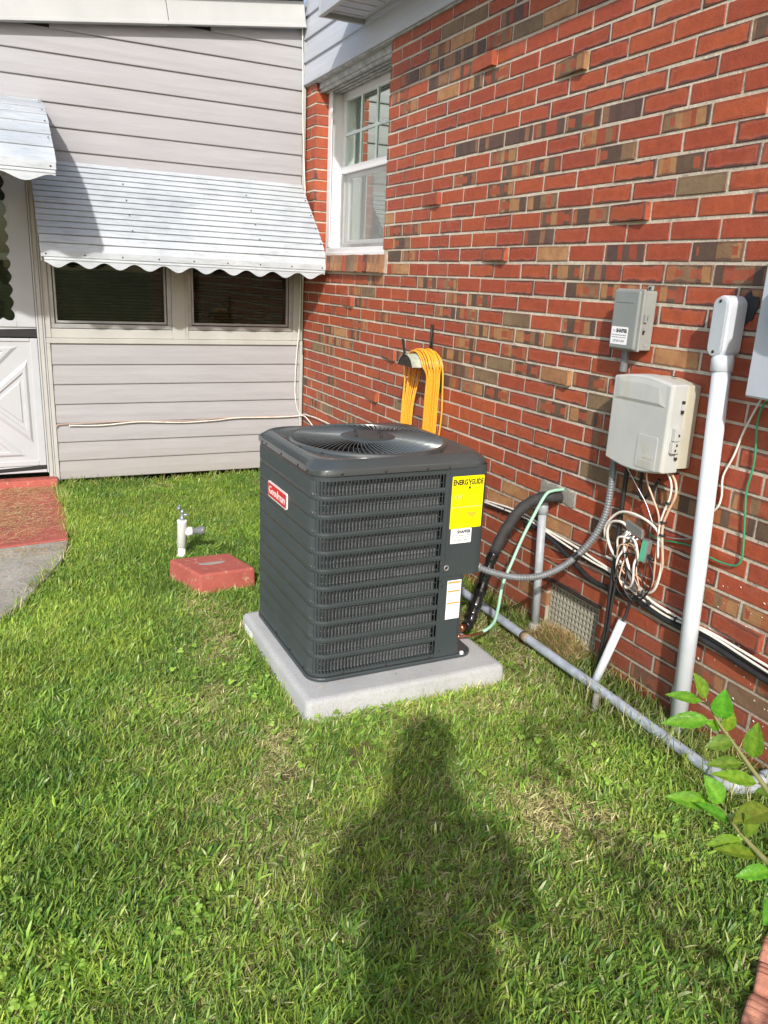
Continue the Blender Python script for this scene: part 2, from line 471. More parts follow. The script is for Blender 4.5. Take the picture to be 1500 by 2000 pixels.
M['conduit'] = simple('pale_conduit_pvc', (0.58, 0.62, 0.67), 0.35, var=0.08, scale=7)
M['greypvc'] = simple('grey_pvc', (0.33, 0.36, 0.39), 0.45, var=0.18, scale=25)
M['liquidtight'] = simple('grey_flex_conduit', (0.155, 0.165, 0.175), 0.33, var=0.15, scale=25)
M['greybox'] = simple('grey_box_plastic', (0.27, 0.285, 0.27), 0.5, var=0.08, scale=9, bump=0.1, bscale=200)
M['greylid'] = simple('grey_lid_plastic', (0.22, 0.24, 0.235), 0.5, var=0.08, scale=9, bump=0.1, bscale=200)
def mat_beige():
    k = NT('beige_box_plastic', 0.5, spec=0.4)
    co = k.coord()
    c = k.ramp(k.noise(co, 5, 4, 0.6), [(0.35, (0.42, 0.435, 0.425)), (0.7, (0.49, 0.50, 0.475))])
    mp = k.n('Mapping', i0=co); mp.inputs['Scale'].default_value = (3, 9, 2.2)
    c = k.mix(k.ramp(k.noise(mp.outputs[0], 2, 3), [(0.55, 0.0), (0.72, 0.35)]), c, (0.42, 0.36, 0.27))
    k.base(c); return k.m
M['beige'] = mat_beige()
M['beige2'] = simple('yellowed_box_plastic', (0.48, 0.455, 0.36), 0.5, var=0.08, scale=9)
M['meter'] = simple('meter_enclosure_paint', (0.52, 0.57, 0.64), 0.3, 0.2, var=0.06, scale=6)
M['cwhite'] = simple('white_cable', (0.72, 0.68, 0.62), 0.4, var=0.15, scale=20)
M['cpeach'] = simple('faded_peach_cable', (0.62, 0.40, 0.28), 0.45, var=0.15, scale=20)
M['cgreen'] = simple('green_wire', (0.03, 0.27, 0.13), 0.35, var=0.15)
M['mint'] = simple('pale_green_wire', (0.30, 0.52, 0.40), 0.45, var=0.1)
M['hose'] = simple('yellow_cord', (0.80, 0.36, 0.030), 0.38, var=0.08, scale=40)
M['hanger'] = simple('rusty_dark_steel', (0.045, 0.035, 0.03), 0.6, 0.4, var=0.5, scale=40)
M['hangerpale'] = simple('weathered_hanger_saddle', (0.36, 0.40, 0.32), 0.6, var=0.3, scale=25)
M['copper'] = simple('copper', (0.50, 0.20, 0.12), 0.3, 0.9, var=0.2)
M['zinc'] = simple('zinc_spigot', (0.28, 0.32, 0.34), 0.4, 0.5, var=0.25, scale=60)
M['yellow'] = simple('yellow_label', (0.88, 0.80, 0.0), 0.35, var=0.02)
M['ink'] = simple('black_ink', (0.02, 0.012, 0.01), 0.5)
M['inkfaint'] = simple('faint_ink', (0.50, 0.44, 0.02), 0.5)
M['inkgrey'] = simple('grey_ink', (0.25, 0.26, 0.28), 0.5)
M['labelw'] = simple('white_label', (0.82, 0.82, 0.84), 0.35, var=0.02)
M['orange'] = simple('orange_bar', (0.78, 0.30, 0.06), 0.4, var=0.02)
M['badge'] = simple('badge_red', (0.62, 0.015, 0.035), 0.25, var=0.05)
M['badgew'] = simple('badge_pale', (0.78, 0.72, 0.72), 0.3, var=0.02)
M['splitg'] = simple('splitter_green', (0.10, 0.42, 0.27), 0.4)
M['splitm'] = simple('splitter_metal', (0.42, 0.43, 0.44), 0.35, 0.7)
M['blind'] = simple('dim_blind', (0.24, 0.19, 0.11), 0.7, var=0.2)
M['blindg'] = simple('door_blind', (0.22, 0.23, 0.12), 0.7, var=0.2)
M['roomdark'] = simple('room_interior', (0.03, 0.028, 0.025), 0.9)
M['roompale'] = simple('reflection_tinted_curtain', (0.50, 0.60, 0.56), 0.8, var=0.2, scale=8)  # pale green of the reflections in the panes is put into this colour
M['glassdark'] = mat_glass('dim_window_glass', refl=0.015, alpha=0.7)
M['glass'] = mat_glass('clear_window_glass', refl=0.58, alpha=0.9)
M['screen'] = simple('insect_screen', (0.27, 0.29, 0.28), 0.5, var=0.1)
M['muntin'] = simple('pale_green_muntin', (0.68, 0.78, 0.74), 0.5)
M['ground'] = mat_ground()
M['grass'] = mat_leafy('grass_blades')
M['leaf'] = mat_leafy('shrub_leaves', trans=0.3, rough=0.32, vein=True)
M['twig'] = simple('twig_bark', (0.24, 0.24, 0.085), 0.6, var=0.2)
M['speck'] = simple('white_paint_speck', (0.8, 0.78, 0.72), 0.5)
M['edging'] = mat_concrete('terracotta_edging', (0.42, 0.17, 0.11), (0.56, 0.29, 0.20), (0.34, 0.12, 0.08), 120, 0.8)
M['vent'] = mat_concrete('vent_block', (0.30, 0.29, 0.23), (0.38, 0.37, 0.30), (0.16, 0.15, 0.11), 130, 0.4)
M['skin'] = simple('skin', (0.50, 0.30, 0.21), 0.5, var=0.05)
M['shirt'] = simple('navy_shirt', (0.05, 0.07, 0.14), 0.85, var=0.15)
M['trouser'] = simple('khaki_trousers', (0.30, 0.24, 0.16), 0.85, var=0.1)
M['phone'] = simple('black_phone', (0.02, 0.02, 0.022), 0.25)
M['fan'] = simple('fan_blade_metal', (0.20, 0.22, 0.23), 0.35, 0.6)
M['fin'] = simple('grille_fin_metal', (0.085, 0.098, 0.104), 0.24, 0.55, var=0.05, spec=0.7)

# ================================================================== GROUND
BH = 0.0677; BL = 0.20936; G0 = 1.61; IOFF = 12.997
def ground_z(x, y):
    return (0.012*np.sin(x*2.3+0.4)*np.cos(y*1.9) + 0.006*np.sin(x*7.1+y*5.3)) * (1 if True else 0)
b = MB()
N = 90
xs = np.linspace(-7, 2.2, N); ys = np.linspace(-9, 2.2, N)
vs = [(x, y, float(ground_z(x, y)) - 0.006) for y in ys for x in xs]
b.add(vs, [(j*N+i, j*N+i+1, (j+1)*N+i+1, (j+1)*N+i) for j in range(N-1) for i in range(N-1)], True)
# far skirt out to the horizon
R = 400
o = len(b.v)
b.add([(-R,-R,-0.02),(R,-R,-0.02),(R,R,-0.02),(-R,R,-0.02),(-7,-9,-0.006),(2.2,-9,-0.006),(2.2,2.2,-0.006),(-7,2.2,-0.006)],
      [(0,1,5,4),(1,2,6,5),(2,3,7,6),(3,0,4,7)])
g = b.build('ground', M['ground']); tag(g, kind='structure')

# path slabs
def slab(name, poly, z, mat, thick=0.06):
    b = MB(); b.prism([(p[0], p[1]) for p in poly], (0,0,z-thick), (1,0,0), (0,1,0), (0,0,thick))
    o = b.build(name, mat, bevel=0.006); tag(o, kind='structure'); return o
slab('painted_landing', [(-3.4,-0.115),(-1.80,-0.115),(-1.775,-0.40),(-1.765,-0.654),(-1.785,-1.275),(-3.4,-1.46)], 0.022, M['redslab'])
slab('path', [(-3.4,-1.470),(-1.787,-1.285),(-1.80,-1.38),(-1.84,-1.58),(-1.915,-1.80),(-1.975,-1.93),(-2.03,-2.10),(-2.13,-2.24),(-2.30,-2.42),(-2.6,-2.62),(-3.4,-2.9)], 0.018, M['slab'])

# ================================================================== BRICK HOUSE
house = empty('brick_house', (0, -3, 0), 'red brick house wall with multi-coloured bricks, white window and pale blue siding above', 'house')
OPEN = [(-1.335, -0.197, 1.60, 4.0), (-1.40, -0.20, 1.478, 1.615), (-3.455, -3.13, 0.05, 0.256)]
b = MB()
for (ya, yb, za, zb) in [(-6.4,-3.455,-0.1,2.72),(-3.455,-3.13,-0.1,0.05),(-3.455,-3.13,0.256,2.72),(-3.13,-1.341,-0.1,2.72),(-1.341,-0.191,-0.1,1.583),(-0.191,-0.002,-0.1,2.72)]:
    b.box((0.0035, ya, za), (0.10, yb, zb))
b.box((0.10, -6.4, -0.1), (0.16, -1.30, 2.72)); b.box((0.10, -1.30, -0.1), (0.16, 0.0, 1.55))
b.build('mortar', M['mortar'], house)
SP = {}
def reg(t, lst):
    for c_, j_ in lst: SP[(c_, j_)] = t
reg('b', [(-14,-5),(-13,-6),(-13,-2),(-12,-7),(-12,-4),(-11,-6),(-11,-3),(-11,-2),(-10,0),(-9,5),(-7,1),(-6,-2),(-6,1),(-6,3),(-5,-1),(-5,2),(-4,-2),(-3,-1),(-3,0),(-2,-7),(-2,-6),(-2,0),(-2,1),(-1,-6),(0,-7),(0,-6),(0,4),(1,1),(1,4),(1,5),(2,-8),(2,-5),(2,-4),(2,1),(2,2),(2,3),(3,-9),(3,-3),(3,-2),(4,-9),(4,-4),(4,-3),(4,1),(5,-2),(5,-1),(5,0),(5,1),(6,-3),(6,-1),(7,-11),(7,-9),(7,-3),(7,-2),(7,0),(7,2),(8,-12),(8,-11),(8,-10),(8,-6),(8,-4),(8,-3),(9,-11),(9,-3),(9,-2),(9,-1),(9,1),(9,2),(10,2),(11,6),(12,3),(12,4),(12,5),(12,6),(14,-12),(15,-12),(15,-9),(15,0),(16,0),(16,5),(16,6),(17,2),(20,5),(22,4)])
reg('p', [(-14,-2),(-13,-4),(-13,-3),(-12,-5),(-7,-3),(-7,-2),(-7,-1),(-7,0),(-7,2),(-1,0),(0,2),(1,2)])
reg('o', [(-14,-4),(-13,0),(-11,-4),(-3,-7),(0,0),(1,-6),(5,4),(7,-10),(7,1),(15,0),(16,-1),(16,1),(21,1)])
reg('w', [(-15,-4),(-15,-3),(-13,-1),(-3,4),(3,-8),(4,-1),(7,-1),(8,-2),(8,2),(9,-12),(12,-6),(12,2),(15,-11),(20,6),(14,7)])
reg('d', [(-10,1),(-8,2),(-7,-6),(-6,-7),(-2,2),(2,-7),(2,-6),(5,-5),(4,-6)])
PROUD = {(-12,-3),(-10,0),(-4,-5),(-2,2),(0,-2),(4,-10),(7,1),(8,-7),(12,-8),(17,6),(-11,9),(3,10),(20,12)}
CODE = {'b': 0.5, 'p': 0.63, 'o': 0.76, 'w': 0.92, 'd': 0.30}
CEMENT = {(14, 1)}
br = random.Random(5)
bricks = []      # (verts, faces, uvs per vert, (seed, type, length))
FACES = [(0,1,5,4),(1,2,6,5),(2,3,7,6),(3,0,4,7),(4,5,9,8),(5,6,10,9),(6,7,11,10),(7,4,8,11),(8,9,10,11)]
def make_brick(yl, yr, z0, z1, depth, typ, pl=0.0, pr=0.0, seed=None):
    """face towards -X; yl = far (left) end, yr = near (right) end"""
    L = yl - yr; ch = 0.0016
    j = lambda a=0.0015: br.uniform(-a, a)
    cs = [(yl+j(), z0+j()), (yr+j(), z0+j()), (yr+j(), z1+j()), (yl+j(), z1+j())]
    cy = (yl+yr)/2; cz = (z0+z1)/2
    off = br.uniform(-0.0012, 0.0016)
    def fx(y): return -(pl + (pr-pl)*(yl-y)/L) + off
    vs = [(depth, y, z) for y, z in cs] + [(fx(y)+ch, y, z) for y, z in cs]
    ins = [(y + (ch if y < cy else -ch), z + (ch if z < cz else -ch)) for y, z in cs]
    vs += [(fx(y), y, z) for y, z in ins]
    uv = [(L*0.5, 0.029)]*4 + [(yl-y, z-z0) for y, z in cs] + [(yl-y, z-z0) for y, z in ins]
    return (vs, uv, (seed if seed is not None else br.random(), typ, L))
ceml = []
for c_ in range(-16, 25):
    zt = G0 - c_*BH - 0.0053; zb = zt - (BH - 0.0106)
    offj = 0.0 if c_ % 2 else 0.5
    wob = br.uniform(-0.0012, 0.0012)
    for j_ in range(-14, 18):
        yl = -(j_+offj+IOFF)*BL; yr = yl - BL
        yl -= 0.0048 + br.uniform(-0.001, 0.001); yr += 0.0048 + br.uniform(-0.001, 0.001)
        if yr > -0.02: continue
        yl = min(yl, -0.003)
        if yr < -6.4: continue
        typ = SP.get((c_, j_))
        segs_ = [(yl, yr)]
        for (oa, ob, oz0, oz1) in OPEN:
            if zb + 0.029 > oz0 and zt - 0.029 < oz1:
                ns = []
                for (a, e) in segs_:
                    if e >= ob or a <= oa: ns.append((a, e)); continue
                    if a > ob + 0.012: ns.append((a, ob))
                    if e < oa - 0.012: ns.append((oa, e))
                segs_ = ns
        for (a, e) in segs_:
            if a - e < 0.015: continue
            if typ is None:
                q = br.random()
                vis = -4.3 < e
                t = 'b' if q < (0.035 if vis else 0.15) else None
                tv = CODE['b'] if t else (br.uniform(0.20, 0.40) if q < 0.48 else br.uniform(0.0, 0.16))
            else: tv = CODE[typ]
            if (c_, j_) in CEMENT:
                ceml.append((a, e, zb, zt)); continue
            pr = 0.024 if (c_, j_) in PROUD else 0.0
            depth = 0.09 if (a > -0.25 and zt > 1.5) or abs(e+1.335) < 0.02 else 0.035
            bricks.append(make_brick(a, e, zb+wob, zt+wob, depth, tv, 0.001 if pr else 0, pr))
# sizes in the picture -> the 300 largest become objects, the rest one part
def px_area(vs):
    pts = []
    for v in vs[8:12]:
        d = Vector(v) - CAM; z = d.dot(CF)
        if z < 0.1: return 0
        x = 750 + 1538.5*d.dot(CR)/z; y = 1000 - 1538.5*d.dot(CU)/z
        pts.append((x, y))
    cx = sum(p[0] for p in pts)/4; cy = sum(p[1] for p in pts)/4
    if not (-10 < cx < 1530 and -20 < cy < 2010): return 0
    a = 0
    for i in range(4): a += pts[i][0]*pts[(i+1) % 4][1] - pts[(i+1) % 4][0]*pts[i][1]
    return abs(a)/2
bricks.sort(key=lambda q: -px_area(q[0]))
def brick_object(lst, name, parent):
    V = []; F = []; UV = []; CC = []
    for vs, uv, at in lst:
        o = len(V); V += vs; F += [tuple(i+o for i in f) for f in FACES]; UV += uv; CC += [(at[0], at[1], at[2], 1)]*len(vs)
    me = bpy.data.meshes.new(name); me.from_pydata(V, [], F)
    ul = me.uv_layers.new(name='UVMap')
    li = np.zeros(len(me.loops), dtype=np.int32); me.loops.foreach_get('vertex_index', li)
    ul.data.foreach_set('uv', np.array(UV, dtype=np.float32)[li].ravel())
    ca = me.color_attributes.new('bk', 'FLOAT_COLOR', 'POINT')
    ca.data.foreach_set('color', np.array(CC, dtype=np.float32).ravel())
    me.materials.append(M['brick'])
    bm = bmesh.new(); bm.from_mesh(me); bmesh.ops.recalc_face_normals(bm, faces=bm.faces); bm.to_mesh(me); bm.free()
    o = bpy.data.objects.new(name, me); C.objects.link(o); attach(o, parent); return o
NB = 282
for q in bricks[:NB]: brick_object([q], 'brick', house)
rest = brick_object(bricks[NB:], 'smaller_bricks', house); rest['kind'] = 'stuff'
for (a, e, z0, z1) in ceml:
    b = MB(); n = 14
    for k in range(2):
        pass
    pts = [(a+0.028-(a-e+0.03)*t/9, z1+0.006*math.sin(t*2.1)+0.004) for t in range(10)] + [(e-0.002+(a-e+0.03)*t/9, z0-0.005*math.sin(t*1.7)-0.002) for t in range(10)]
    b.prism([(-p[0], p[1]) for p in pts], (-0.003, 0, 0), (0,-1,0), (0,0,1), (0.03,0,0))
    b.build('cement_patch', M['slab'], house, bevel=0.002)
# rowlock sill under the window, each brick on edge and tilted
sill = MB()
y = -0.205; k = 0
while y > -1.36:
    w = 0.0565 + br.uniform(-0.003, 0.002)
    tilt = br.uniform(-0.004, 0.004)
    zt = 1.586 + br.uniform(-0.003, 0.002); zb = 1.487 + br.uniform(-0.003, 0.003)
    typ = CODE[br.choice(['o', 'b', 'w', 'd', 'b', 'w', 'o', 'b'])]
    vs, uv, at = make_brick(y, y-w, zb, zt, 0.06, typ, 0.034, 0.036)
    vs = [(x_ + (0.0 if z_ < 1.53 else 0.006), y_ + (tilt if z_ > 1.53 else 0), z_) for x_, y_, z_ in vs]
    typ2 = br.choice([0.76, 0.92, 0.3, 0.76, 0.05])
    q = (vs, uv, (br.random(), typ2, at[2]))
    brick_object([q], 'brick', house)
    y -= w + 0.009; k += 1
b = MB(); b.box((0.06, -1.36, 1.49), (-0.022, -0.20, 1.578)); b.box((0.055, -1.40, 1.583), (-0.002, -1.36, 1.483)); b.build('sill_mortar', M['mortar'], house)

# --- window of the brick wall
wx = 0.20
w = MB()
w.box((0.088, -0.232, 1.590), (0.215, -0.199, 2.72))               # far jamb liner
w.box((0.088, -1.333, 1.590), (0.215, -1.30, 2.72))
w.box((0.088, -1.30, 1.588), (0.215, -0.232, 1.642))                # sill nose
w.box((0.075, -1.332, 1.586), (0.088, -0.199, 1.612))
wf = w.build('window', M['vinyl'], house, bevel=0.003)
w = MB(); w.box((0.085, -0.27, 1.65), (0.092, -0.2325, 2.72)); w.build('casing', M['vinyl'], wf)
w = MB(); w.box((0.02, -1.333, 2.640), (0.215, -0.199, 2.70)); 
for k in range(5): w.box((0.03+k*0.034, -1.333, 2.622), (0.050+k*0.034, -0.199, 2.645))
w.build('head_board', M['greywood'], wf, bevel=0.002)
gl = MB(); gl.box((wx-0.006, -1.25, 2.165), (wx-0.002, -0.27, 2.60)); gl.build('upper_pane', M['glass'], wf)
s = MB()
for a, c2 in (((wx-0.02,-1.30,2.58),(wx+0.01,-0.232,2.63)), ((wx-0.02,-0.275,2.13),(wx+0.01,-0.232,2.58)), ((wx-0.02,-1.30,2.13),(wx+0.01,-1.255,2.58)), ((wx-0.025,-1.255,2.125),(wx+0.01,-0.275,2.172))): s.box(a, c2)
s.build('upper_sash', M['vinyl'], wf, bevel=0.004)
s = MB()
for yy in (-0.53, -0.77, -1.01): s.box((wx-0.014, yy-0.009, 2.172), (wx-0.008, yy+0.009, 2.58))
for a, c2 in ((-0.275,-0.521),(-0.539,-0.761),(-0.779,-1.001),(-1.019,-1.255)): s.box((wx-0.014, c2, 2.362), (wx-0.008, a, 2.380))
s.build('muntin', M['muntin'], wf)
s = MB()
for a, c2 in (((wx+0.012,-1.30,1.642),(wx+0.045,-0.232,1.70)), ((wx+0.012,-0.30,1.70),(wx+0.045,-0.232,2.14)), ((wx+0.012,-1.30,1.70),(wx+0.045,-1.235,2.14)), ((wx+0.012,-1.235,2.10),(wx+0.045,-0.30,2.155))): s.box(a, c2)
s.build('lower_sash', M['vinyl'], wf, bevel=0.004)
gl = MB(); gl.box((wx+0.022, -1.235, 1.70), (wx+0.026, -0.30, 2.10)); gl.build('lower_pane', M['glass'], wf)
s = MB()
for yy in (-0.53, -0.77, -1.01): s.box((wx+0.030, yy-0.009, 1.70), (wx+0.036, yy+0.009, 2.10))
for a, c2 in ((-0.30,-0.521),(-0.539,-0.761),(-0.779,-1.001),(-1.019,-1.235)): s.box((wx+0.030, c2, 1.89), (wx+0.036, a, 1.908))
s.build('muntin', M['muntin'], wf)
s = MB()
for a, c2 in (((wx-0.02,-1.30,1.65),(wx-0.008,-0.232,1.672)), ((wx-0.02,-0.25,1.672),(wx-0.008,-0.2325,2.12))): s.box(a, c2)
s.build('screen_frame', M['alu'], wf)
k_ = NT('insect_mesh', 0.6); o__ = [q for q in k_.t.nodes if q.type == 'OUTPUT_MATERIAL'][0]
k_.base((0.42, 0.43, 0.42)); t__ = k_.n('BsdfTransparent'); mx_ = k_.n('MixShader', i0=0.24, i1=t__.outputs[0], i2=k_.b.outputs[0]); k_.l(mx_.outputs[0], o__.inputs[0])
s = MB(); s.box((wx-0.016, -1.30, 1.672), (wx-0.0155, -0.25, 2.125)); s.build('insect_screen', k_.m, wf)
s = MB(); s.box((0.30, -1.5, 1.4), (0.31, 0.3, 2.9)); s.build('curtain', M['roompale'], wf)
s = MB(); s.box((0.165, -1.5, 1.40), (0.30, -1.34, 2.9)); s.box((0.22, -0.195, 1.40), (0.30, -0.17, 2.9)); s.build('inner_reveal', M['roomdark'], wf)

# --- crawl-space vent
fr = MB(); 
fr.box((0.03,-3.455,0.05),(0.05,-3.13,0.065)); 
Y0_, Y1_, Z0_, Z1_ = -3.448, -3.137, 0.058, 0.252
ncol, nrow = 14, 8
for i in range(ncol+1):
    yy = Y0_ + (Y1_-Y0_)*i/ncol; fr.box((0.020, yy-0.0032, Z0_), (0.034, yy+0.0032, Z1_))
for i in range(nrow+1):
    zz = Z0_ + (Z1_-Z0_)*i/nrow; fr.box((0.0195, Y0_, zz-0.0032), (0.033, Y1_, zz+0.0032))
vt = fr.build('crawl_vent', M['vent'], house)
fr = MB(); fr.box((0.075, -3.455, 0.04), (0.08, -3.13, 0.27)); fr.build('vent_backing', M['dark'], vt)
fr = MB(); fr.box((-0.016, -3.47, 0.252), (0.05, -3.115, 0.259)); fr.build('lintel', M['hanger'], vt)

# --- pale blue siding above the brickwork
def board_profile(z0, z1, o):
    return [(o-0.002, z0), (o-0.016, z0+0.0), (o-0.017, z0+0.005), (o-0.0145, z0+(z1-z0)*0.42), (o-0.004, z1+0.004), (o-0.001, z1+0.004)]
zb = [2.687, 2.822, 2.960, 3.095, 3.23, 3.365, 3.50]
for i in range(6):
    z0, z1 = zb[i], zb[i+1]
    b = MB(); pr = board_profile(z0, z1, -0.012)
    y0 = -6.4; y1 = -0.004
    b.rings([[(p[0], y1, p[1]) for p in pr], [(p[0], y0, p[1]) for p in pr]], True, (True, True), smooth=False)
    b.build('siding_board', M['bluesiding'], house)
b = MB(); b.box((-0.014, -6.4, 2.678), (0.20, -0.004, 2.687)); b.box((-0.010, -6.4, 2.687), (0.05, -0.004, 3.6)); b.build('siding_backing', M['greywood'], house)
b = MB(); b.box((-0.060, -6.4, 2.845), (-0.030, -1.02, 2.875)); b.build('eave_trim', M['rake'], house, bevel=0.003)
b = MB(); b.box((-0.30, -6.4, 2.822), (-0.272, -1.03, 3.02)); b.box((-0.30, -1.03, 2.822), (-0.028, -1.005, 3.02)); b.build('eave_fascia', M['white'], house, bevel=0.004)
k = 0; y = -1.03
while y > -2.2:
    b = MB(); b.box((-0.272, y-0.045, 2.846+0.0015*(k % 2)), (-0.060, y-0.002, 2.852+0.0015*(k % 2))); b.build('soffit_slat', M['bluesiding'], house); y -= 0.048; k += 1
b = MB(); b.box((-0.272, -6.4, 2.856), (-0.03, -1.03, 2.862)); b.box((-0.31, -6.4, 3.02), (-0.01, -0.995, 3.05)); b.build('eave_roof', M['shingle'], house)

# ================================================================== ANNEX
annex = empty('siding_annex', (-1.2, 0.05, 0), 'grey vinyl-sided porch annex with two dark windows and a white storm door', 'house extension')
b = MB()
b.box((-3.6, 0.0, -0.05), (-2.72, 0.06, 3.0)); b.box((-2.72, 0.0, 2.06), (-1.76, 0.06, 3.0)); b.box((-1.76, 0.0, -0.05), (-0.002, 0.06, 0.985)); b.box((-1.76, 0.0, 2.03), (-0.002, 0.06, 3.0)); b.box((-1.2,0.0,3.0),(-0.002,0.06,3.06))
b.build('wall_backing', M['roomdark'], annex)
def hboard(x0, x1, z0, z1):
    b = MB(); pr = board_profile(z0, z1, 0.0)
    b.rings([[(x0, p[0], p[1]) for p in pr], [(x1, p[0], p[1]) for p in pr]], True, (True, True), smooth=False)
    b.build('siding_board', M['siding'], annex)
lz = [0.041, 0.170, 0.299, 0.427, 0.556, 0.688, 0.818, 0.955]
for i in range(7):
    hboard(-1.735, -0.030, lz[i], lz[i+1]); hboard(-3.6, -2.74, lz[i], lz[i+1])
uz = [1.99, 2.122, 2.253, 2.388, 2.518, 2.657, 2.786, 2.918, 3.05, 3.18]
def rake_z(x): return 2.772 + 0.137*(x+1.88)
for i in range(len(uz)-1):
    z0, z1 = uz[i], uz[i+1]
    xs_ = -3.6
    if z1 > rake_z(-3.6)+0.11: xs_ = (z1-0.11-2.772)/0.137 - 1.88
    if xs_ < -0.1: hboard(xs_, -0.030, z0, z1)
for i in range(8): hboard(-3.6, -2.74, 0.955+i*0.1294, 0.955+(i+1)*0.1294)
# rake board and roof edge
d = Vector((1, 0, 0.137)).normalized(); up = Vector((-0.137, 0, 1)).normalized()
def rake_piece(x0, x1, y, h0, h1, th, name, mat):
    a = Vector((x0, y, rake_z(x0))) + up*h0; e = Vector((x1, y, rake_z(x1))) + up*h0
    b = MB(); b.add([a, e, e+up*(h1-h0), a+up*(h1-h0), a+Vector((0,th,0)), e+Vector((0,th,0)), e+up*(h1-h0)+Vector((0,th,0)), a+up*(h1-h0)+Vector((0,th,0))],
        [(0,1,2,3),(4,7,6,5),(0,4,5,1),(3,2,6,7),(0,3,7,4),(1,5,6,2)])
    return b.build(name, mat, annex, bevel=0.003)
rake_piece(-3.6, -0.93, -0.080, 0.0, 0.150, 0.062, 'rake_board', M['rake'])
rake_piece(-0.927, -0.035, -0.082, 0.002, 0.150, 0.062, 'rake_board', M['rake'])
rake_piece(-3.6, -0.035, -0.088, -0.004, 0.016, 0.006, 'rake_lip', M['rake'])
rake_piece(-3.6, -0.035, -0.115, 0.153, 0.178, 1.2, 'roof_shingles', M['shingle'])
# corner post and trims
b = MB(); b.box((-0.030, -0.034, 0.0), (-0.006, -0.002, 0.985)); b.build('corner_trim', M['trim'], annex, bevel=0.003)
b = MB(); b.box((-0.026, -0.022, 2.03), (-0.008, -0.002, 3.05)); b.build('corner_trim', M['trim'], annex, bevel=0.003)
b = MB(); b.box((-1.762, -0.022, 0.955), (-0.032, -0.002, 0.987)); b.box((-1.762, -0.020, 0.01), (-1.738, -0.002, 0.955)); b.build('panel_trim', M['trim'], annex, bevel=0.003)
# windows
for (xa, xb) in ((-1.728, -0.950), (-0.842, -0.075)):
    f = MB()
    f.box((xa, 0.005, 1.050), (xb, 0.035, 1.078)); f.box((xa, 0.005, 1.078), (xa+0.028, 0.035, 2.03)); f.box((xb-0.028, 0.005, 1.078), (xb, 0.035, 2.03))
    f.box((xa+0.028, 0.005, 2.0), (xb-0.028, 0.035, 2.03))
    wn_ = f.build('window', M['alu'], annex, bevel=0.003)
    f = MB()
    f.box((xa+0.034, 0.024, 1.084), (xb-0.034, 0.038, 1.098)); f.box((xa+0.034, 0.024, 1.098), (xa+0.046, 0.038, 1.995)); f.box((xb-0.046, 0.024, 1.098), (xb-0.034, 0.038, 1.995))
    f.build('sash', M['alu'], wn_)
    f = MB(); f.box((xa+0.028, 0.036, 1.078), (xb-0.028, 0.040, 2.0)); f.build('pane', M['glassdark'], wn_)
    f = MB(); z = 1.09
    while z < 2.0: f.obox(((xa+xb)/2, 0.10, z), ((xb-xa)/2-0.05, 0, 0), (0, 0.010, 0.006), (0, 0.0003, -0.0006)); z += 0.021
    f.build('blind', M['blind'], wn_)
for xa_, xb_ in ((-1.776, -1.728), (-0.950, -0.842), (-0.075, -0.008)):
    f = MB(); f.box((xa_, -0.011, 0.988), (xb_, 0.045, 2.03)); f.build('window_post', M['trim'], annex, bevel=0.003)
f = MB(); f.box((-0.93, -0.016, 0.988), (-0.862, -0.010, 2.03)); f.box((-0.036, -0.028, 0.99), (-0.026, -0.012, 2.03)); f.build('mullion_cover', M['trim'], annex, bevel=0.002)
f = MB(); f.box((-1.728, -0.006, 0.988), (-0.950, 0.045, 1.047)); f.box((-0.842, -0.006, 0.988), (-0.075, 0.045, 1.047)); f.build('window_rail', M['trim'], annex, bevel=0.003)
f = MB(); f.box((-3.6, 0.35, -0.1), (0.10, 0.36, 3.0)); f.build('room_wall', M['roomdark'], annex)
# storm door
f = MB()
f.box((-1.802, -0.030, 0.068), (-1.777, 0.03, 2.05)); f.box((-2.69, -0.03, 0.068), (-2.665, 0.03, 2.05)); f.box((-2.69, -0.030, 2.05), (-1.777, 0.03, 2.085))
dr = f.build('storm_door', M['trim'], annex, bevel=0.002)
f = MB(); f.box((-1.776, -0.022, 0.055), (-1.764, -0.002, 2.05)); f.box((-1.813, -0.036, 0.10), (-1.803, -0.02, 2.04)); f.build('hinge_strip', M['white'], dr, bevel=0.002)
PY = -0.018
f = MB()  # stiles and rails
f.box((-1.86, PY-0.012, 0.150), (-1.815, PY+0.012, 0.985)); f.box((-2.655, PY-0.012, 0.150), (-2.61, PY+0.012, 0.985)); f.box((-2.61, PY-0.012, 0.150), (-1.86, PY+0.012, 0.185)); f.box((-2.61, PY-0.012, 0.965), (-1.86, PY+0.012, 0.985))
f.box((-1.925, PY-0.012, 1.055), (-1.815, PY+0.012, 2.04)); f.box((-2.655, PY-0.012, 1.055), (-2.545, PY+0.012, 2.04)); f.box((-2.545, PY-0.012, 1.055), (-1.925, PY+0.012, 1.088)); f.box((-2.545, PY-0.012, 1.95), (-1.925, PY+0.012, 2.04))
f.build('door_stile', M['white'], dr, bevel=0.004)
f = MB(); f.box((-2.655, PY-0.004, 0.100), (-1.815, PY+0.012, 0.148)); f.build('sweep', M['white'], dr, bevel=0.003)
f = MB(); f.add([(-2.655,PY-0.006,1.000),(-1.815,PY-0.006,0.992),(-1.815,PY-0.006,1.046),(-2.655,PY-0.006,1.02),(-2.655,PY+0.006,1.000),(-1.815,PY+0.006,0.992),(-1.815,PY+0.006,1.046),(-2.655,PY+0.006,1.02)],[(0,1,2,3),(7,6,5,4),(0,4,5,1),(3,2,6,7),(0,3,7,4),(1,5,6,2)])
f.build('dark_strip', M['dark'], dr)  # near-black tapered strip across the middle of the door
f = MB(); f.box((-2.655, PY-0.002, 1.02), (-1.815, PY+0.008, 1.056)); f.build('mid_rail', M['white'], dr)
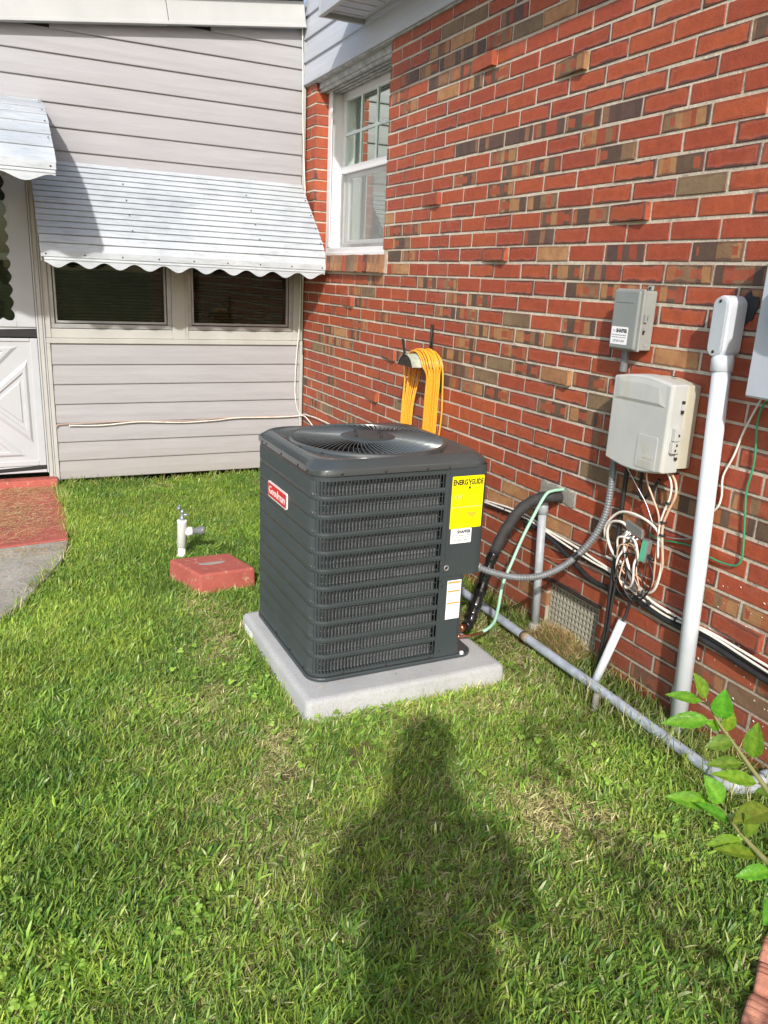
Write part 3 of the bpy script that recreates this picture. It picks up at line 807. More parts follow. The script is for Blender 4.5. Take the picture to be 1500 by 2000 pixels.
f = MB(); f.add([(-2.655,PY-0.006,0.088),(-1.815,PY-0.006,0.122),(-1.815,PY-0.006,0.150),(-2.655,PY-0.006,0.105),(-2.655,PY+0.0,0.088),(-1.815,PY+0.0,0.122),(-1.815,PY+0.0,0.150),(-2.655,PY+0.0,0.105)],[(0,1,2,3),(7,6,5,4),(0,4,5,1),(3,2,6,7),(0,3,7,4),(1,5,6,2)])
f.build('dark_strip', M['dark'], dr)  # near-black tapered strip along the foot of the door
f = MB(); f.box((-2.61, PY-0.004, 0.185), (-1.86, PY+0.010, 0.965)); f.build('kick_panel', M['white'], dr)
# crossbuck mouldings: four raised triangles
xm, zm = -2.235, 0.575
def tri(p, q, r_):
    P = [Vector((a[0], PY-0.004, a[1])) for a in (p, q, r_)]; c_ = (P[0]+P[1]+P[2])/3
    rr = [[v for v in P]] + [[c_ + (v-c_)*0.86 + Vector((0,-0.010,0)) for v in P], [c_ + (v-c_)*0.72 + Vector((0,-0.010,0)) for v in P], [c_ + (v-c_)*0.64 + Vector((0,-0.001,0)) for v in P], [c_ + (v-c_)*0.52 + Vector((0,-0.001,0)) for v in P], [c_ + (v-c_)*0.46 + Vector((0,-0.007,0)) for v in P]]
    f = MB(); f.rings(rr, True, (False, True), smooth=False); f.build('crossbuck_panel', M['white'], dr)
tri((-1.885, 0.30), (-1.885, 0.85), (-2.20, 0.575)); tri((-2.585, 0.30), (-2.585, 0.85), (-2.27, 0.575))
tri((-1.93, 0.215), (-2.54, 0.215), (xm, 0.53)); tri((-1.93, 0.935), (-2.54, 0.935), (xm, 0.62))
f = MB(); f.box((-2.545, 0.0, 1.088), (-1.925, 0.004, 1.95)); f.build('pane', M['glassdark'], dr)
# scalloped trim inside the door frame
def scallop(name, mat, parent, p0, p1, inn, n, base, amp, thick, dirn):
    p0 = Vector(p0); p1 = Vector(p1); L = (p1-p0); out = [Vector((0,0,0))]*0
    poly = []
    for k in range(n*8+1):
        t = k/(n*8); ph = (t*n) % 1.0
        a = base + amp*(1 - math.sin(math.pi*ph)) if k < n*8 else base + amp
        poly.append(p0 + L*t + Vector(inn)*a)
    pts = poly + [p1.copy(), p0.copy()]
    m_ = len(pts); th = Vector(dirn)*thick
    f = MB(); f.add(pts + [q + th for q in pts], [tuple(range(m_)), tuple(reversed(range(m_, 2*m_)))] + [(i, i+m_, (i+1) % m_ + m_, (i+1) % m_) for i in range(m_)])
    return f.build(name, mat, parent)
scallop('scalloped_trim', M['white'], dr, (-1.925, PY-0.010, 1.088), (-1.925, PY-0.010, 1.95), (-1, 0, 0), 11, 0.008, 0.020, 0.004, (0,1,0))
scallop('scalloped_trim', M['white'], dr, (-1.925, PY-0.0085, 1.088), (-2.545, PY-0.0085, 1.088), (0, 0, 1), 8, 0.006, 0.018, 0.004, (0,1,0))
f = MB(); z = 1.09
while z < 1.95: f.obox((-2.25, 0.06, z), (0.33, 0, 0), (0, 0.010, 0.010), (0, 0.0004, -0.0004)); z += 0.021
f.build('blind', M['blindg'], dr)
f = MB(); f.box((-2.55, 0.02, 1.46), (-1.925, 0.03, 1.50)); f.build('blind_rail', M['alu'], dr)
# red threshold board and foundation strip
f = MB(); f.box((-3.0, -0.105, 0.008), (-1.757, 0.0, 0.066)); th_ = f.build('threshold', M['redpaint'], annex, bevel=0.005)
f = MB(); f.box((-1.757, 0.0, -0.03), (-0.01, 0.02, 0.045)); f.build('foundation', M['slab'], annex)

# ================================================================== AWNINGS
def awning(label, x0, x1, prof, nsl, zs, zlow, nsc, group, side_gap=0.0):
    aw = empty('metal_awning', ((x0+x1)/2, 0, prof[0][1]), label, 'awning', group)
    # cumulative profile
    P = [Vector((0, p[0], p[1])) for p in prof]
    Ls = [0]
    for i in range(1, len(P)): Ls.append(Ls[-1] + (P[i]-P[i-1]).length)
    def at(s):
        s = max(0, min(Ls[-1], s))
        for i in range(1, len(P)):
            if s <= Ls[i] + 1e-9: return P[i-1].lerp(P[i], (s-Ls[i-1])/(Ls[i]-Ls[i-1]))
    for k in range(nsl):
        a = at(Ls[-1]*k/nsl); e = at(Ls[-1]*(k+1)/nsl)
        t = (e-a).normalized(); nn = Vector((0, t.z, -t.y)) 
        if nn.z < 0: nn = -nn
        xw = rnd.uniform(-0.002, 0.002)
        ring = []
        for x in (x0+xw, x1+xw):
            ring.append([Vector((x,0,0)) + q for q in (a - nn*0.004, a + t*0.002 + nn*0.001, e - t*0.010 + nn*0.0065, e - t*0.004 + nn*0.0065, e - t*0.003 + nn*0.004, e - t*0.004 - nn*0.006, a - nn*0.006)])
        b = MB(); b.rings(ring, True, (True, True), smooth=False); b.build('awning_slat', M['awning'], aw)
    b = MB(); b.rings([[Vector((x_, q.y+0.004, q.z-0.010)) for q in P] for x_ in (x0+0.008, x1-0.008)], False, smooth=False); b.build('light_block_sheet', M['awning'], aw)  # added sheet that keeps sunlight from leaking between the slats
    yo = prof[-1][0]
    b = MB(); b.box((x0+0.003, yo-0.014, zs-0.008), (x1-0.003, yo-0.004, prof[-1][1]+0.012)); b.build('front_rail', M['awning'], aw, bevel=0.002)
    # scalloped valance
    pts = []
    n = nsc*10
    xa, xb = x0+0.02, x1-0.008
    for k in range(n+1):
        t = k/n; pts.append(Vector((xa+(xb-xa)*t, 0, zlow + 0.018*math.cos(2*math.pi*t*nsc + 0.6))))
    top = [Vector((p.x, 0, zs-0.006)) for p in pts]
    mid = [Vector((p.x, -0.004, zs-0.022)) for p in pts]
    b = MB()
    rows = [top, mid, [Vector((p.x, 0, zs-0.028)) for p in pts], pts]
    fr_ = [[p + Vector((0, yo-0.008, 0)) for p in r] for r in rows]
    bk = [[p + Vector((0, yo-0.006, 0)) for p in r] for r in rows]
    b.rings(fr_, False, smooth=False); b.rings([fr_[-1], bk[-1]], False, smooth=False); b.rings(bk, False, smooth=False)
    b.build('valance', M['awning'], aw)
    # side wings under the edges
    for x in (x0+0.004, x1-0.006):
        pp = [(q.y, q.z) for q in P] + [(yo, zs), (yo+0.03, zs+0.015)]
        q2 = []
        n2 = 16
        for k in range(n2+1):
            t = k/n2; s = at(Ls[-1]*(1-t)); zz = s.z - 0.05 - (0.03 if k % 2 else 0)
            q2.append((s.y, min(zz, s.z-0.01)))
        poly = [(q.y, q.z) for q in P] + q2
        b = MB(); b.prism(poly, (x, 0, 0), (0,1,0), (0,0,1), (0.002,0,0)); b.build('side_wing', M['awning'], aw)
    sm_ = SCREW
    nscr = max(3, int((x1-x0)/0.19))
    for k in range(nscr):
        x = x0+0.03+(x1-x0-0.06)*k/(nscr-1); put(sm_, 'screw', (x, yo-0.014, (zs+prof[-1][1])/2-0.002), (0,-1,0), aw)
    for s in (0.25, 0.45, 0.62, 0.8):
        for x in ([x0+0.3*(x1-x0), x0+0.75*(x1-x0), x1-0.02] if side_gap == 0 else [x1-0.02]):
            q = at(Ls[-1]*s); t = (at(Ls[-1]*s+0.01)-q).normalized(); nn = Vector((0, -abs(t.z), abs(t.y)))
            put(sm_, 'screw', Vector((x,0,0)) + q + nn*0.012, nn, aw)
    return aw
SCREW = screw_mesh(M['hanger'])
awning('weathered pale metal awning above the two porch windows', -1.785, -0.030, [(-0.004, 2.065), (-0.25, 1.848), (-0.47, 1.64), (-0.50, 1.595), (-0.515, 1.515)], 15, 1.497, 1.448, 10, 'scalloped metal awnings on the annex')
awning('higher pale metal awning over the white storm door', -2.95, -1.700, [(-0.004, 2.392), (-0.30, 2.325), (-0.60, 2.205), (-0.85, 2.055), (-0.975, 1.965), (-1.0, 1.935)], 8, 1.915, 1.865, 5, 'scalloped metal awnings on the annex', 1)

# ================================================================== AIR CONDITIONER
padt = empty('concrete_pad', (-0.81, -3.04, 0), 'square pale grey concrete pad under the air conditioner', 'pad')
b = MB()
x0, x1, y0, y1 = -1.201, -0.410, -3.436, -2.64
def rrect(x0, x1, y0, y1, r, z, n=6):
    out = []
    for cx, cy, a0 in ((x1-r, y1-r, 0), (x0+r, y1-r, 90), (x0+r, y0+r, 180), (x1-r, y0+r, 270)):
        for k in range(n+1):
            a = math.radians(a0 + 90*k/n); out.append((cx+r*math.cos(a), cy+r*math.sin(a), z))
    return out
b.rings([rrect(x0-0.006, x1+0.006, y0-0.006, y1+0.006, 0.022, -0.04), rrect(x0-0.004, x1+0.004, y0-0.004, y1+0.004, 0.022, 0.05), rrect(x0, x1, y0, y1, 0.020, 0.060), rrect(x0+0.007, x1-0.007, y0+0.007, y1-0.007, 0.018, 0.0665), rrect(x0+0.022, x1-0.022, y0+0.022, y1-0.022, 0.015, 0.068)], True, (False, True))
b.build('pad_slab', M['pad'], padt)
b = MB(); b.box((-1.2085, -2.80, 0.012), (-1.2065, -2.70, 0.042)); b.build('pad_sticker', M['labelw'], padt)

AX0, AX1, AY0, AY1 = -1.145, -0.475, -3.325, -2.655
ac = empty('air_conditioner', (-0.81, -2.99, 0.068), 'dark slate grey outdoor air conditioning unit with louvred sides and round fan grille', 'air conditioner')
AR = 0.060
SPL = -0.657       # where the louvres stop on the front
# path round the cabinet, from the front split leftwards and round to the rear right
SEG = [('l', (SPL, AY0), (AX0+AR, AY0)), ('a', (AX0+AR, AY0+AR), 270, 180), ('l', (AX0, AY0+AR), (AX0, AY1-AR)), ('a', (AX0+AR, AY1-AR), 180, 90), ('l', (AX0+AR, AY1), (AX1-0.06, AY1))]
def seglen(s): return math.hypot(s[2][0]-s[1][0], s[2][1]-s[1][1]) if s[0] == 'l' else AR*math.pi/2
PL = sum(seglen(s) for s in SEG)
def path(s):
    for sg in SEG:
        L = seglen(sg)
        if s <= L or sg is SEG[-1]:
            t = s/L
            if sg[0] == 'l':
                p = Vector((sg[1][0]+(sg[2][0]-sg[1][0])*t, sg[1][1]+(sg[2][1]-sg[1][1])*t, 0)); d = Vector((sg[2][0]-sg[1][0], sg[2][1]-sg[1][1], 0)).normalized()
                n = Vector((d.y, -d.x, 0)); n = -n if n.dot(p - Vector((-0.81,-2.99,0))) < 0 else n
                return p, d, n
            a = math.radians(sg[2] + (sg[3]-sg[2])*t)
            n = Vector((math.cos(a), math.sin(a), 0)); p = Vector((sg[1][0], sg[1][1], 0)) + n*AR
            return p, Vector((n.y, -n.x, 0)), n
        s -= L
def spath(n):
    ss = []
    acc = 0
    for sg in SEG:
        L = seglen(sg); k = 2 if sg[0] == 'l' else n
        for i in range(k): ss.append(acc + L*i/k)
        acc += L
    ss.append(PL); return ss
SS = spath(8)
def band(b, z0, z1, o0=0.0, o1=0.0, bulge=0.0, th=0.004):
    rows = [[path(s)[0] + path(s)[2]*(o0-th) + Vector((0,0,z0)) for s in SS],
            [path(s)[0] + path(s)[2]*o0 + Vector((0,0,z0)) for s in SS]]
    if bulge: rows.append([path(s)[0] + path(s)[2]*((o0+o1)/2+bulge) + Vector((0,0,(z0+z1)/2)) for s in SS])
    rows += [[path(s)[0] + path(s)[2]*o1 + Vector((0,0,z1)) for s in SS], [path(s)[0] + path(s)[2]*(o1-th) + Vector((0,0,z1)) for s in SS]]
    b.rings(rows, False, smooth=False)
ZL0, ZL1, NR = 0.100, 0.806, 11
PITCH = (ZL1-ZL0)/NR
b = MB()
band(b, 0.088, ZL0, 0.0, 0.0)
for k in range(1, NR): band(b, ZL0+k*PITCH-0.0085, ZL0+k*PITCH+0.0085, 0.0, 0.0, 0.0012)
band(b, ZL1-0.006, 0.826, 0.0, 0.0)
lp = b.build('louvre_panel', M['ac'], ac)
NS = int(PL/0.0131)
for k in range(NR):
    z0 = ZL0 + k*PITCH + (0.0085 if k else 0); z1 = ZL0 + (k+1)*PITCH - (0.0085 if k < NR-1 else 0.006)
    b = MB()
    for i in range(NS):
        s = (i+0.5)*PL/NS
        p, d, n = path(s)
        w = 0.0038
        a = p - d*w - n*0.0040; e = p + d*w + n*0.0018
        tt = (e-a).normalized(); nn = Vector((-tt.y, tt.x, 0)); nn = nn if nn.dot(n) > 0 else -nn
        th = nn*0.0012
        m1 = (a+e)/2 + n*0.0010
        vs = []
        for z, k2 in ((z0-0.001, 0.0), (z0+0.005, 1.0), (z1-0.005, 1.0), (z1+0.001, 0.0)):
            q = Vector((0,0,z))
            c_ = (a+e)/2 - n*0.001
            A_ = a*k2 + c_*(1-k2) if False else a + n*0.003*(1-k2); E_ = e - n*0.001*(1-k2)
            vs += [A_+q, m1+q, E_+q, E_-th+q, A_-th+q]
        fs = []
        for r_ in range(3):
            for j in range(5): fs.append((r_*5+j, r_*5+(j+1) % 5, (r_+1)*5+(j+1) % 5, (r_+1)*5+j))
        b.add(vs, fs, False)
    b.build('louvre_row', M['ac'], lp)
# coil behind
b = MB()
for off in (0.036, 0.057):
    b.rings([[path(s)[0] - path(s)[2]*off + Vector((0,0,z)) for s in SS] for z in (0.085, 0.815)], False, smooth=True)
b.build('coil', M['coil'], ac)
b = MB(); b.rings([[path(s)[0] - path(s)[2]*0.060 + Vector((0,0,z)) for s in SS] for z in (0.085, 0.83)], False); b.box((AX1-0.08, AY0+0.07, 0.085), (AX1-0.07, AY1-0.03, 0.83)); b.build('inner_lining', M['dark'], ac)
# wire guard just behind the louvres at the corner
b = MB()
for k in range(28):
    z = 0.105 + k*0.0254; b.tube([path(s)[0] - path(s)[2]*0.016 + Vector((0,0,z)) for s in SS], 0.0009, 4, False)
b.build('coil_guard', M['splitm'], ac)
# base pan
b = MB()
def outline(o, z, cham=True):
    pts = []
    for cx, cy, r, a0 in ((AX0+AR, AY0+AR, AR, 180), (AX1-0.06, AY0+0.05, 0.05, 270), (AX1-0.04, AY1-0.04, 0.04, 0), (AX0+AR, AY1-AR, AR, 90)):
        for k in range(9):
            a = math.radians(a0+90*k/8); pts.append((cx+(r+o)*math.cos(a), cy+(r+o)*math.sin(a), z))
    return pts
b.rings([outline(-0.004, 0.0685), outline(0.006, 0.071), outline(0.007, 0.080), outline(0.004, 0.084), outline(-0.006, 0.084), outline(-0.006, 0.090), outline(-0.03, 0.090)], True, (True, True), smooth=False)
b.build('base_pan', M['ac'], ac)
b = MB(); b.obox((-0.538, -3.330, 0.089), (0.006,0,0), (0,0.004,0), (0,0,0.006)); b.build('pan_tab', M['labelw'], ac)
# front service panel (lower) with angled corner, control cover (upper)
def vstrip(b, pts, z0, z1, th=0.004):
    P = [Vector((p[0], p[1], 0)) for p in pts]
    rows = [[p + Vector((0,0,z0)) for p in P], [p + Vector((0,0,z1)) for p in P]]
    b.rings(rows, False, smooth=False)
b = MB(); vstrip(b, [(SPL+0.001, AY0-0.0005), (-0.565, AY0-0.0005), (-0.552, AY0+0.003), (-0.548, AY0+0.015), (-0.530, AY0+0.11), (-0.500, AY0+0.18), (AX1, AY0+0.20), (AX1, AY1-0.02), (AX1-0.03, AY1), (AX1-0.06, AY1)], 0.086, 0.418); 
b.build('service_panel', M['ac'], ac)
b = MB(); cpts = [(SPL+0.016, AY0-0.004), (AX1-0.035, AY0-0.004), (AX1-0.018, AY0-0.001), (AX1-0.006, AY0+0.010), (AX1, AY0+0.028), (AX1, AY1-0.03), (AX1-0.03, AY1), (AX1-0.06, AY1)]
vstrip(b, cpts, 0.411, 0.826)
b.add([(p[0], p[1], 0.411) for p in cpts] + [(SPL+0.016, AY1, 0.411)], [tuple(range(len(cpts)+1))]); vstrip(b, [(SPL+0.016, AY0-0.004), (SPL+0.016, AY0+0.004)], 0.411, 0.826)
cc = b.build('control_cover', M['ac'], ac)
b = MB(); b.box((SPL+0.0005, AY0-0.0015, 0.40), (SPL+0.016, AY0+0.004, 0.826)); b.build('panel_edge', M['ac'], cc)
b = MB(); b.lathe((SPL+0.026, AY0-0.004, 0.445), (0,-1,0), [(0.011,0),(0.011,0.0015),(0.008,0.0015),(0.006,-0.0002)], 14); b.build('lock_recess', M['alu'], cc)
put(SCREW, 'screw', (SPL+0.026, AY0-0.004, 0.445), (0,-1,0), ac)
# top cover: rounded square blending to the fan ring
FC = Vector((-0.812, -2.990)); NA = 96
def ang(k): return 2*math.pi*k/NA
def sq(k, ins, r, z, out=0.007):
    """point of the rounded square at angle k"""
    a = ang(k); dx, dy = math.cos(a), math.sin(a)
    cx, cy = (AX0+AX1)/2, (AY0+AY1)/2; h = (AX1-AX0)/2 + out - ins; r = max(0.005, r)
    # superellipse-like rounded square by marching
    lo, hi = 0.0, h*1.5
    for _ in range(26):
        mid = (lo+hi)/2; px, py = abs(dx*mid), abs(dy*mid)
        qx, qy = max(px-(h-r), 0), max(py-(h-r), 0)
        inside = (math.hypot(qx, qy) <= r) and px <= h and py <= h
        if inside: lo = mid
        else: hi = mid
    return Vector((cx+dx*lo, cy+dy*lo, z))
def ci(k, r, z): a = ang(k); return Vector((FC.x+r*math.cos(a), FC.y+r*math.sin(a), z))
def bl(k, ins, r, z, t, rc): return sq(k, ins, r, z).lerp(ci(k, rc, z), t)
rings_ = [[sq(k, 0.008, 0.062, 0.819) for k in range(NA)], [sq(k, 0.0, 0.066, 0.819) for k in range(NA)], [sq(k, 0.0, 0.068, 0.838) for k in range(NA)], [sq(k, 0.003, 0.07, 0.843) for k in range(NA)],
          [sq(k, 0.026, 0.085, 0.864) for k in range(NA)], [sq(k, 0.034, 0.09, 0.8665) for k in range(NA)], [bl(k, 0.045, 0.11, 0.864, 0.25, 0.305) for k in range(NA)],
          [bl(k, 0.05, 0.13, 0.861, 0.75, 0.303) for k in range(NA)], [ci(k, 0.302, 0.862) for k in range(NA)], [ci(k, 0.300, 0.870) for k in range(NA)], [ci(k, 0.293, 0.873) for k in range(NA)], [ci(k, 0.286, 0.872) for k in range(NA)], [ci(k, 0.283, 0.867) for k in range(NA)], [ci(k, 0.283, 0.80) for k in range(NA)]]
b = MB(); b.rings(rings_, True, (False, False), smooth=True)
tc = b.build('top_cover', M['actop'], ac)
es = tc.modifiers.new('es', 'EDGE_SPLIT'); es.split_angle = math.radians(38)
# spiral fan grille
b = MB()
NF = 84
for k in range(NF):
    a0 = 2*math.pi*k/NF
    prev = None; rows = []
    for j in range(7):
        t = j/6; r = 0.100 + (0.284-0.100)*t
        a = a0 - 0.20*(1-t)
        rad = Vector((math.cos(a), math.sin(a), 0)); tan = Vector((-math.sin(a), math.cos(a), 0))
        z = 0.877 - 0.007*t
        c_ = Vector((FC.x, FC.y, z)) + rad*r
        tl = tan*0.0030*(0.6+t) ; 
        rows.append([c_ + tl*0.6, c_ + tl*0.6 - tan*0.0012 + Vector((0,0,0.0004)), c_ - tl*0.8 - Vector((0,0,0.014)), c_ - tl*0.8 + tan*0.0009 - Vector((0,0,0.0145))])
    b.rings(rows, True, (True, True), smooth=False)
gr = b.build('fan_grille', M['fin'], ac)
b = MB()
for k in range(NF):
    pts = []
    for j in range(5):
        t = j/4; r = 0.100+0.184*t; a = 2*math.pi*k/NF - 0.20*(1-t); tan = Vector((-math.sin(a), math.cos(a), 0)); tl = tan*0.0030*(0.6+t)
        pts.append(Vector((FC.x+r*math.cos(a), FC.y+r*math.sin(a), 0.8775-0.007*t)) + tl*0.6)
    b.tube(pts, 0.0011, 4, False)
b.build('fin_edge_glint', simple('edge_glint_paint', (0.16, 0.175, 0.18), 0.3, 0.3), gr)  # pale tubes along the fins paint the light caught on their edges
b = MB()
for r, z in ((0.150, 0.858), (0.215, 0.857), (0.270, 0.856)):
    pts = [Vector((FC.x+r*math.cos(a), FC.y+r*math.sin(a), z)) for a in [2*math.pi*k/48 for k in range(49)]]
    b.tube(pts, 0.0016, 5, False)
b.build('grille_ring', M['wire'], gr)
b = MB(); b.lathe((FC.x, FC.y, 0.862), (0,0,1), [(0.060,-0.01),(0.108,0.0),(0.110,0.010),(0.104,0.016),(0.086,0.0215),(0.082,0.0215),(0.0,0.0215)], 48, cap=False); hub = b.build('motor_plate', M['ac'], gr)
es = hub.modifiers.new('es', 'EDGE_SPLIT'); es.split_angle = math.radians(30)
b = MB(); b.lathe((0,0,0), (0,0,1), [(0.0065,0),(0.007,0.002),(0.0042,0.0025),(0.0042,0.008),(0.0024,0.0085),(0.0024,0.016),(0.0005,0.0165)], 10); bo = b.build('motor_bolt', M['black']); bm_ = bo.data; bpy.data.objects.remove(bo)
for a in (0, 90, 180, 270):
    a = math.radians(a+25); put(bm_, 'motor_bolt', (FC.x+0.066*math.cos(a), FC.y+0.066*math.sin(a), 0.8835), (0,0,1), gr)
b = MB(); b.lathe((FC.x, FC.y, 0.66), (0,0,1), [(0.001,0),(0.075,0.003),(0.08,0.02),(0.08,0.16),(0.07,0.185),(0.02,0.19),(0.001,0.19)], 24); b.build('fan_motor', M['black'], ac)
b = MB()
for k in range(3):
    a0 = math.radians(120*k+20); rows = []
    for j in range(6):
        t = j/5; r = 0.03+0.24*t; wd = math.radians(46 - 8*t); 
        rows.append([Vector((FC.x+r*math.cos(a0+wd*(u-0.5)), FC.y+r*math.sin(a0+wd*(u-0.5)), 0.755+0.055*(u-0.5))) for u in (0,0.2,0.4,0.6,0.8,1)])
    b.rings(rows, False, smooth=True)
    b.rings([[v - Vector((0,0,0.002)) for v in r_] for r_ in rows], False, smooth=True)
b.build('fan_blade', M['fan'], ac)
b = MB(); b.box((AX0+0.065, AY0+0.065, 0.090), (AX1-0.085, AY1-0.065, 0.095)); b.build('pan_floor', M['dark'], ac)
# screws along cover lip and base
for s in [0.08, 0.24, 0.40]: 
    p, d_, n_ = path(s); put(SCREW, 'screw', p + n_*0.007 + Vector((0,0,0.826)), n_, ac)
for s in [0.530, 0.62, 0.80, 0.98, 1.03]: 
    p, d_, n_ = path(s); put(SCREW, 'screw', p + n_*0.0068 + Vector((0,0,0.826)), n_, ac)
put(SCREW, 'screw', (SPL+0.008, AY0-0.007, 0.826), (0,-1,0), ac)
for s in [0.02, 0.20, 0.37, 0.55, 0.70, 0.86]: 
    p, d_, n_ = path(s); put(SCREW, 'screw', p + n_*0.001 + Vector((0,0,0.094)), n_, ac)
for x, z in ((-0.652, 0.399), (-0.644, 0.375), (-0.637, 0.112)): put(SCREW, 'screw', (x, AY0-0.001, z), (0,-1,0), ac)
for a in (35, 125, 215, 305):
    a = math.radians(a); put(SCREW, 'screw', (FC.x+0.31*math.cos(a), FC.y+0.31*math.sin(a), 0.8625), (0,0,1), ac)
# badge on the left side
b = MB(); yb0, yb1 = -2.832, -3.052
def rr2(u0, u1, v0, v1, r, n=4):
    out = []
    for cx, cy, a0 in ((u1-r, v1-r, 0), (u0+r, v1-r, 90), (u0+r, v0+r, 180), (u1-r, v0+r, 270)):
        for k in range(n+1):
            a = math.radians(a0+90*k/n); out.append((cx+r*math.cos(a), cy+r*math.sin(a)))
    return out
b.prism(rr2(0, 0.22, 0, 0.062, 0.009), (AX0-0.002, yb0, 0.629), (0,-1,0), (0,0,1), (-0.005,0,0))
bd = b.build('badge', M['badgew'], ac)
b = MB(); b.prism(rr2(0.006, 0.214, 0.006, 0.056, 0.006), (AX0-0.0072, yb0, 0.629), (0,-1,0), (0,0,1), (-0.0012,0,0)); b.build('badge_face', M['badge'], bd)
text_obj('Goodman', 'badge_lettering', (AX0-0.0090, yb0-0.016, 0.646), (0,-1,0), (0,0,1), 0.044, M['badgew'], bd, 0.001, 0.186, 0.0)
# energy label
LY = AY0-0.0046
def label(x0, x1, z0, z1, mat, name, parent, r=0.004, y=LY):
    b = MB(); b.prism(rr2(x0, x1, z0, z1, r), (0, y, 0), (1,0,0), (0,0,1), (0,-0.0004,0)); return b.build(name, mat, parent)
def bars(lst, mat, name, parent, y):
    b = MB()
    for x0, x1, z0, z1 in lst: b.box((x0, y, z0), (x1, y-0.0003, z1))
    return b.build(name, mat, parent)
el = label(-0.631, -0.499, 0.594, 0.789, M['yellow'], 'energy_label', ac)
Y2 = LY - 0.0006
text_obj('ENERG', 'label_lettering', (-0.627, Y2, 0.757), (1,0,0), (0,0,1), 0.0275, M['ink'], el, 0.0004, 0.0600, 0.0011)
text_obj('GUIDE', 'label_lettering', (-0.5525, Y2, 0.757), (1,0,0), (0,0,1), 0.0275, M['ink'], el, 0.0004, 0.0500, 0.0011)
b = MB()
b.add([(-0.566,Y2,0.7775),(-0.5612,Y2,0.7775),(-0.5575,Y2,0.768),(-0.5545,Y2,0.7775),(-0.5515,Y2,0.7775),(-0.5556,Y2,0.763),(-0.5556,Y2,0.746),(-0.5594,Y2,0.746),(-0.5594,Y2,0.763)],[(0,1,2,8),(2,3,4,5),(2,5,6,7,8)])
b.add([(-0.5645,Y2,0.7475),(-0.5505,Y2,0.7475),(-0.5575,Y2,0.738)],[(0,1,2)]); b.build('label_arrow', M['ink'], el)
text_obj('14.0*', 'label_lettering', (-0.617, Y2, 0.706), (1,0,0), (0,0,1), 0.019, M['inkgrey'], el, 0.0003, 0.030, 0.0004)
lr = random.Random(3)
bl_ = [(-0.629,-0.5005,0.673,0.6752)]
bars(bl_, M['inkgrey'], 'label_rule', el, Y2)
fl = [(-0.62,-0.565,0.726,0.7268),(-0.62,-0.6192,0.69,0.726),(-0.565,-0.5642,0.69,0.726)]
for z in (0.748, 0.743, 0.738): fl.append((-0.627, -0.627+lr.uniform(0.012,0.03), z, z+0.0012))
for z in (0.7225,): fl.append((-0.616, -0.572, z, z+0.0022))
for z in (0.697, 0.690, 0.684): fl.append((-0.617, -0.617+lr.uniform(0.02,0.05), z, z+0.001))
for z in (0.716, 0.711, 0.700, 0.695, 0.690, 0.686, 0.750, 0.746): fl.append((-0.556, -0.556+lr.uniform(0.03,0.05), z, z+0.001))
for z in (0.668, 0.663): fl.append((-0.627, -0.58+lr.uniform(0,0.03), z, z+0.0013))
for z in (0.655,0.651,0.647,0.643,0.639,0.635,0.631,0.627): fl.append((-0.627, -0.627+lr.uniform(0.03,0.048), z, z+0.001))
for z in (0.611,0.606,0.601): fl.append((-0.627, -0.627+lr.uniform(0.06,0.10), z, z+0.001))
bars(fl, M['inkfaint'], 'label_small_print', el, Y2)
b = MB(); b.add([(-0.568,Y2,0.653),(-0.562,Y2,0.655),(-0.545,Y2,0.652),(-0.525,Y2,0.655),(-0.519,Y2,0.651),(-0.525,Y2,0.640),(-0.532,Y2,0.633),(-0.540,Y2,0.631),(-0.545,Y2,0.636),(-0.556,Y2,0.640)],[tuple(range(10))]); b.build('label_map', M['inkfaint'], el)
def shaffer(ox, oz, w, h, o, ux, parent, un):
    """small white contractor sticker; ux reading direction, o = lower left corner"""
    o = Vector(o); ux = Vector(ux); uz = Vector((0,0,1)); un = Vector(un)
    b = MB(); b.prism(rr2(0, w, 0, h, 0.003), o, ux, uz, un*0.0004); st = b.build('contractor_sticker', M['labelw'], parent)
    q = o + un*0.0007
    text_obj('SHAFFER', 'sticker_lettering', q + ux*w*0.30 + uz*h*0.68, ux, uz, h*0.29, M['ink'], st, 0.0003, w*0.66, 0.0007)
    text_obj('(757)819-3007', 'sticker_lettering', q + ux*w*0.16 + uz*h*0.13, ux, uz, h*0.20, M['inkgrey'], st, 0.0003, w*0.70, 0.0003)
    b = MB()
    def br_(u0, u1, v0, v1): b.add([q+ux*u0+uz*v0, q+ux*u1+uz*v0, q+ux*u1+uz*v1, q+ux*u0+uz*v1], [(0,1,2,3)])
    for v, hh in ((0.50, 0.055), (0.375, 0.045)):
        u = 0.06
        while u < 0.9:
            L = lr.uniform(0.03, 0.12); br_(w*u, w*min(0.93, u+L), h*v, h*(v+hh)); u += L+0.015
    for k in range(4): br_(w*(0.10+0.04*k), w*(0.115+0.04*k), h*(0.66+0.05*(k % 2)), h*(0.84-0.04*(k % 2)))
    b.build('sticker_small_print', M['inkgrey'], st)
    return st
shaffer(0, 0, 0.087, 0.056, (-0.6235, LY-0.0002, 0.537), (1,0,0), ac, (0,-1,0))
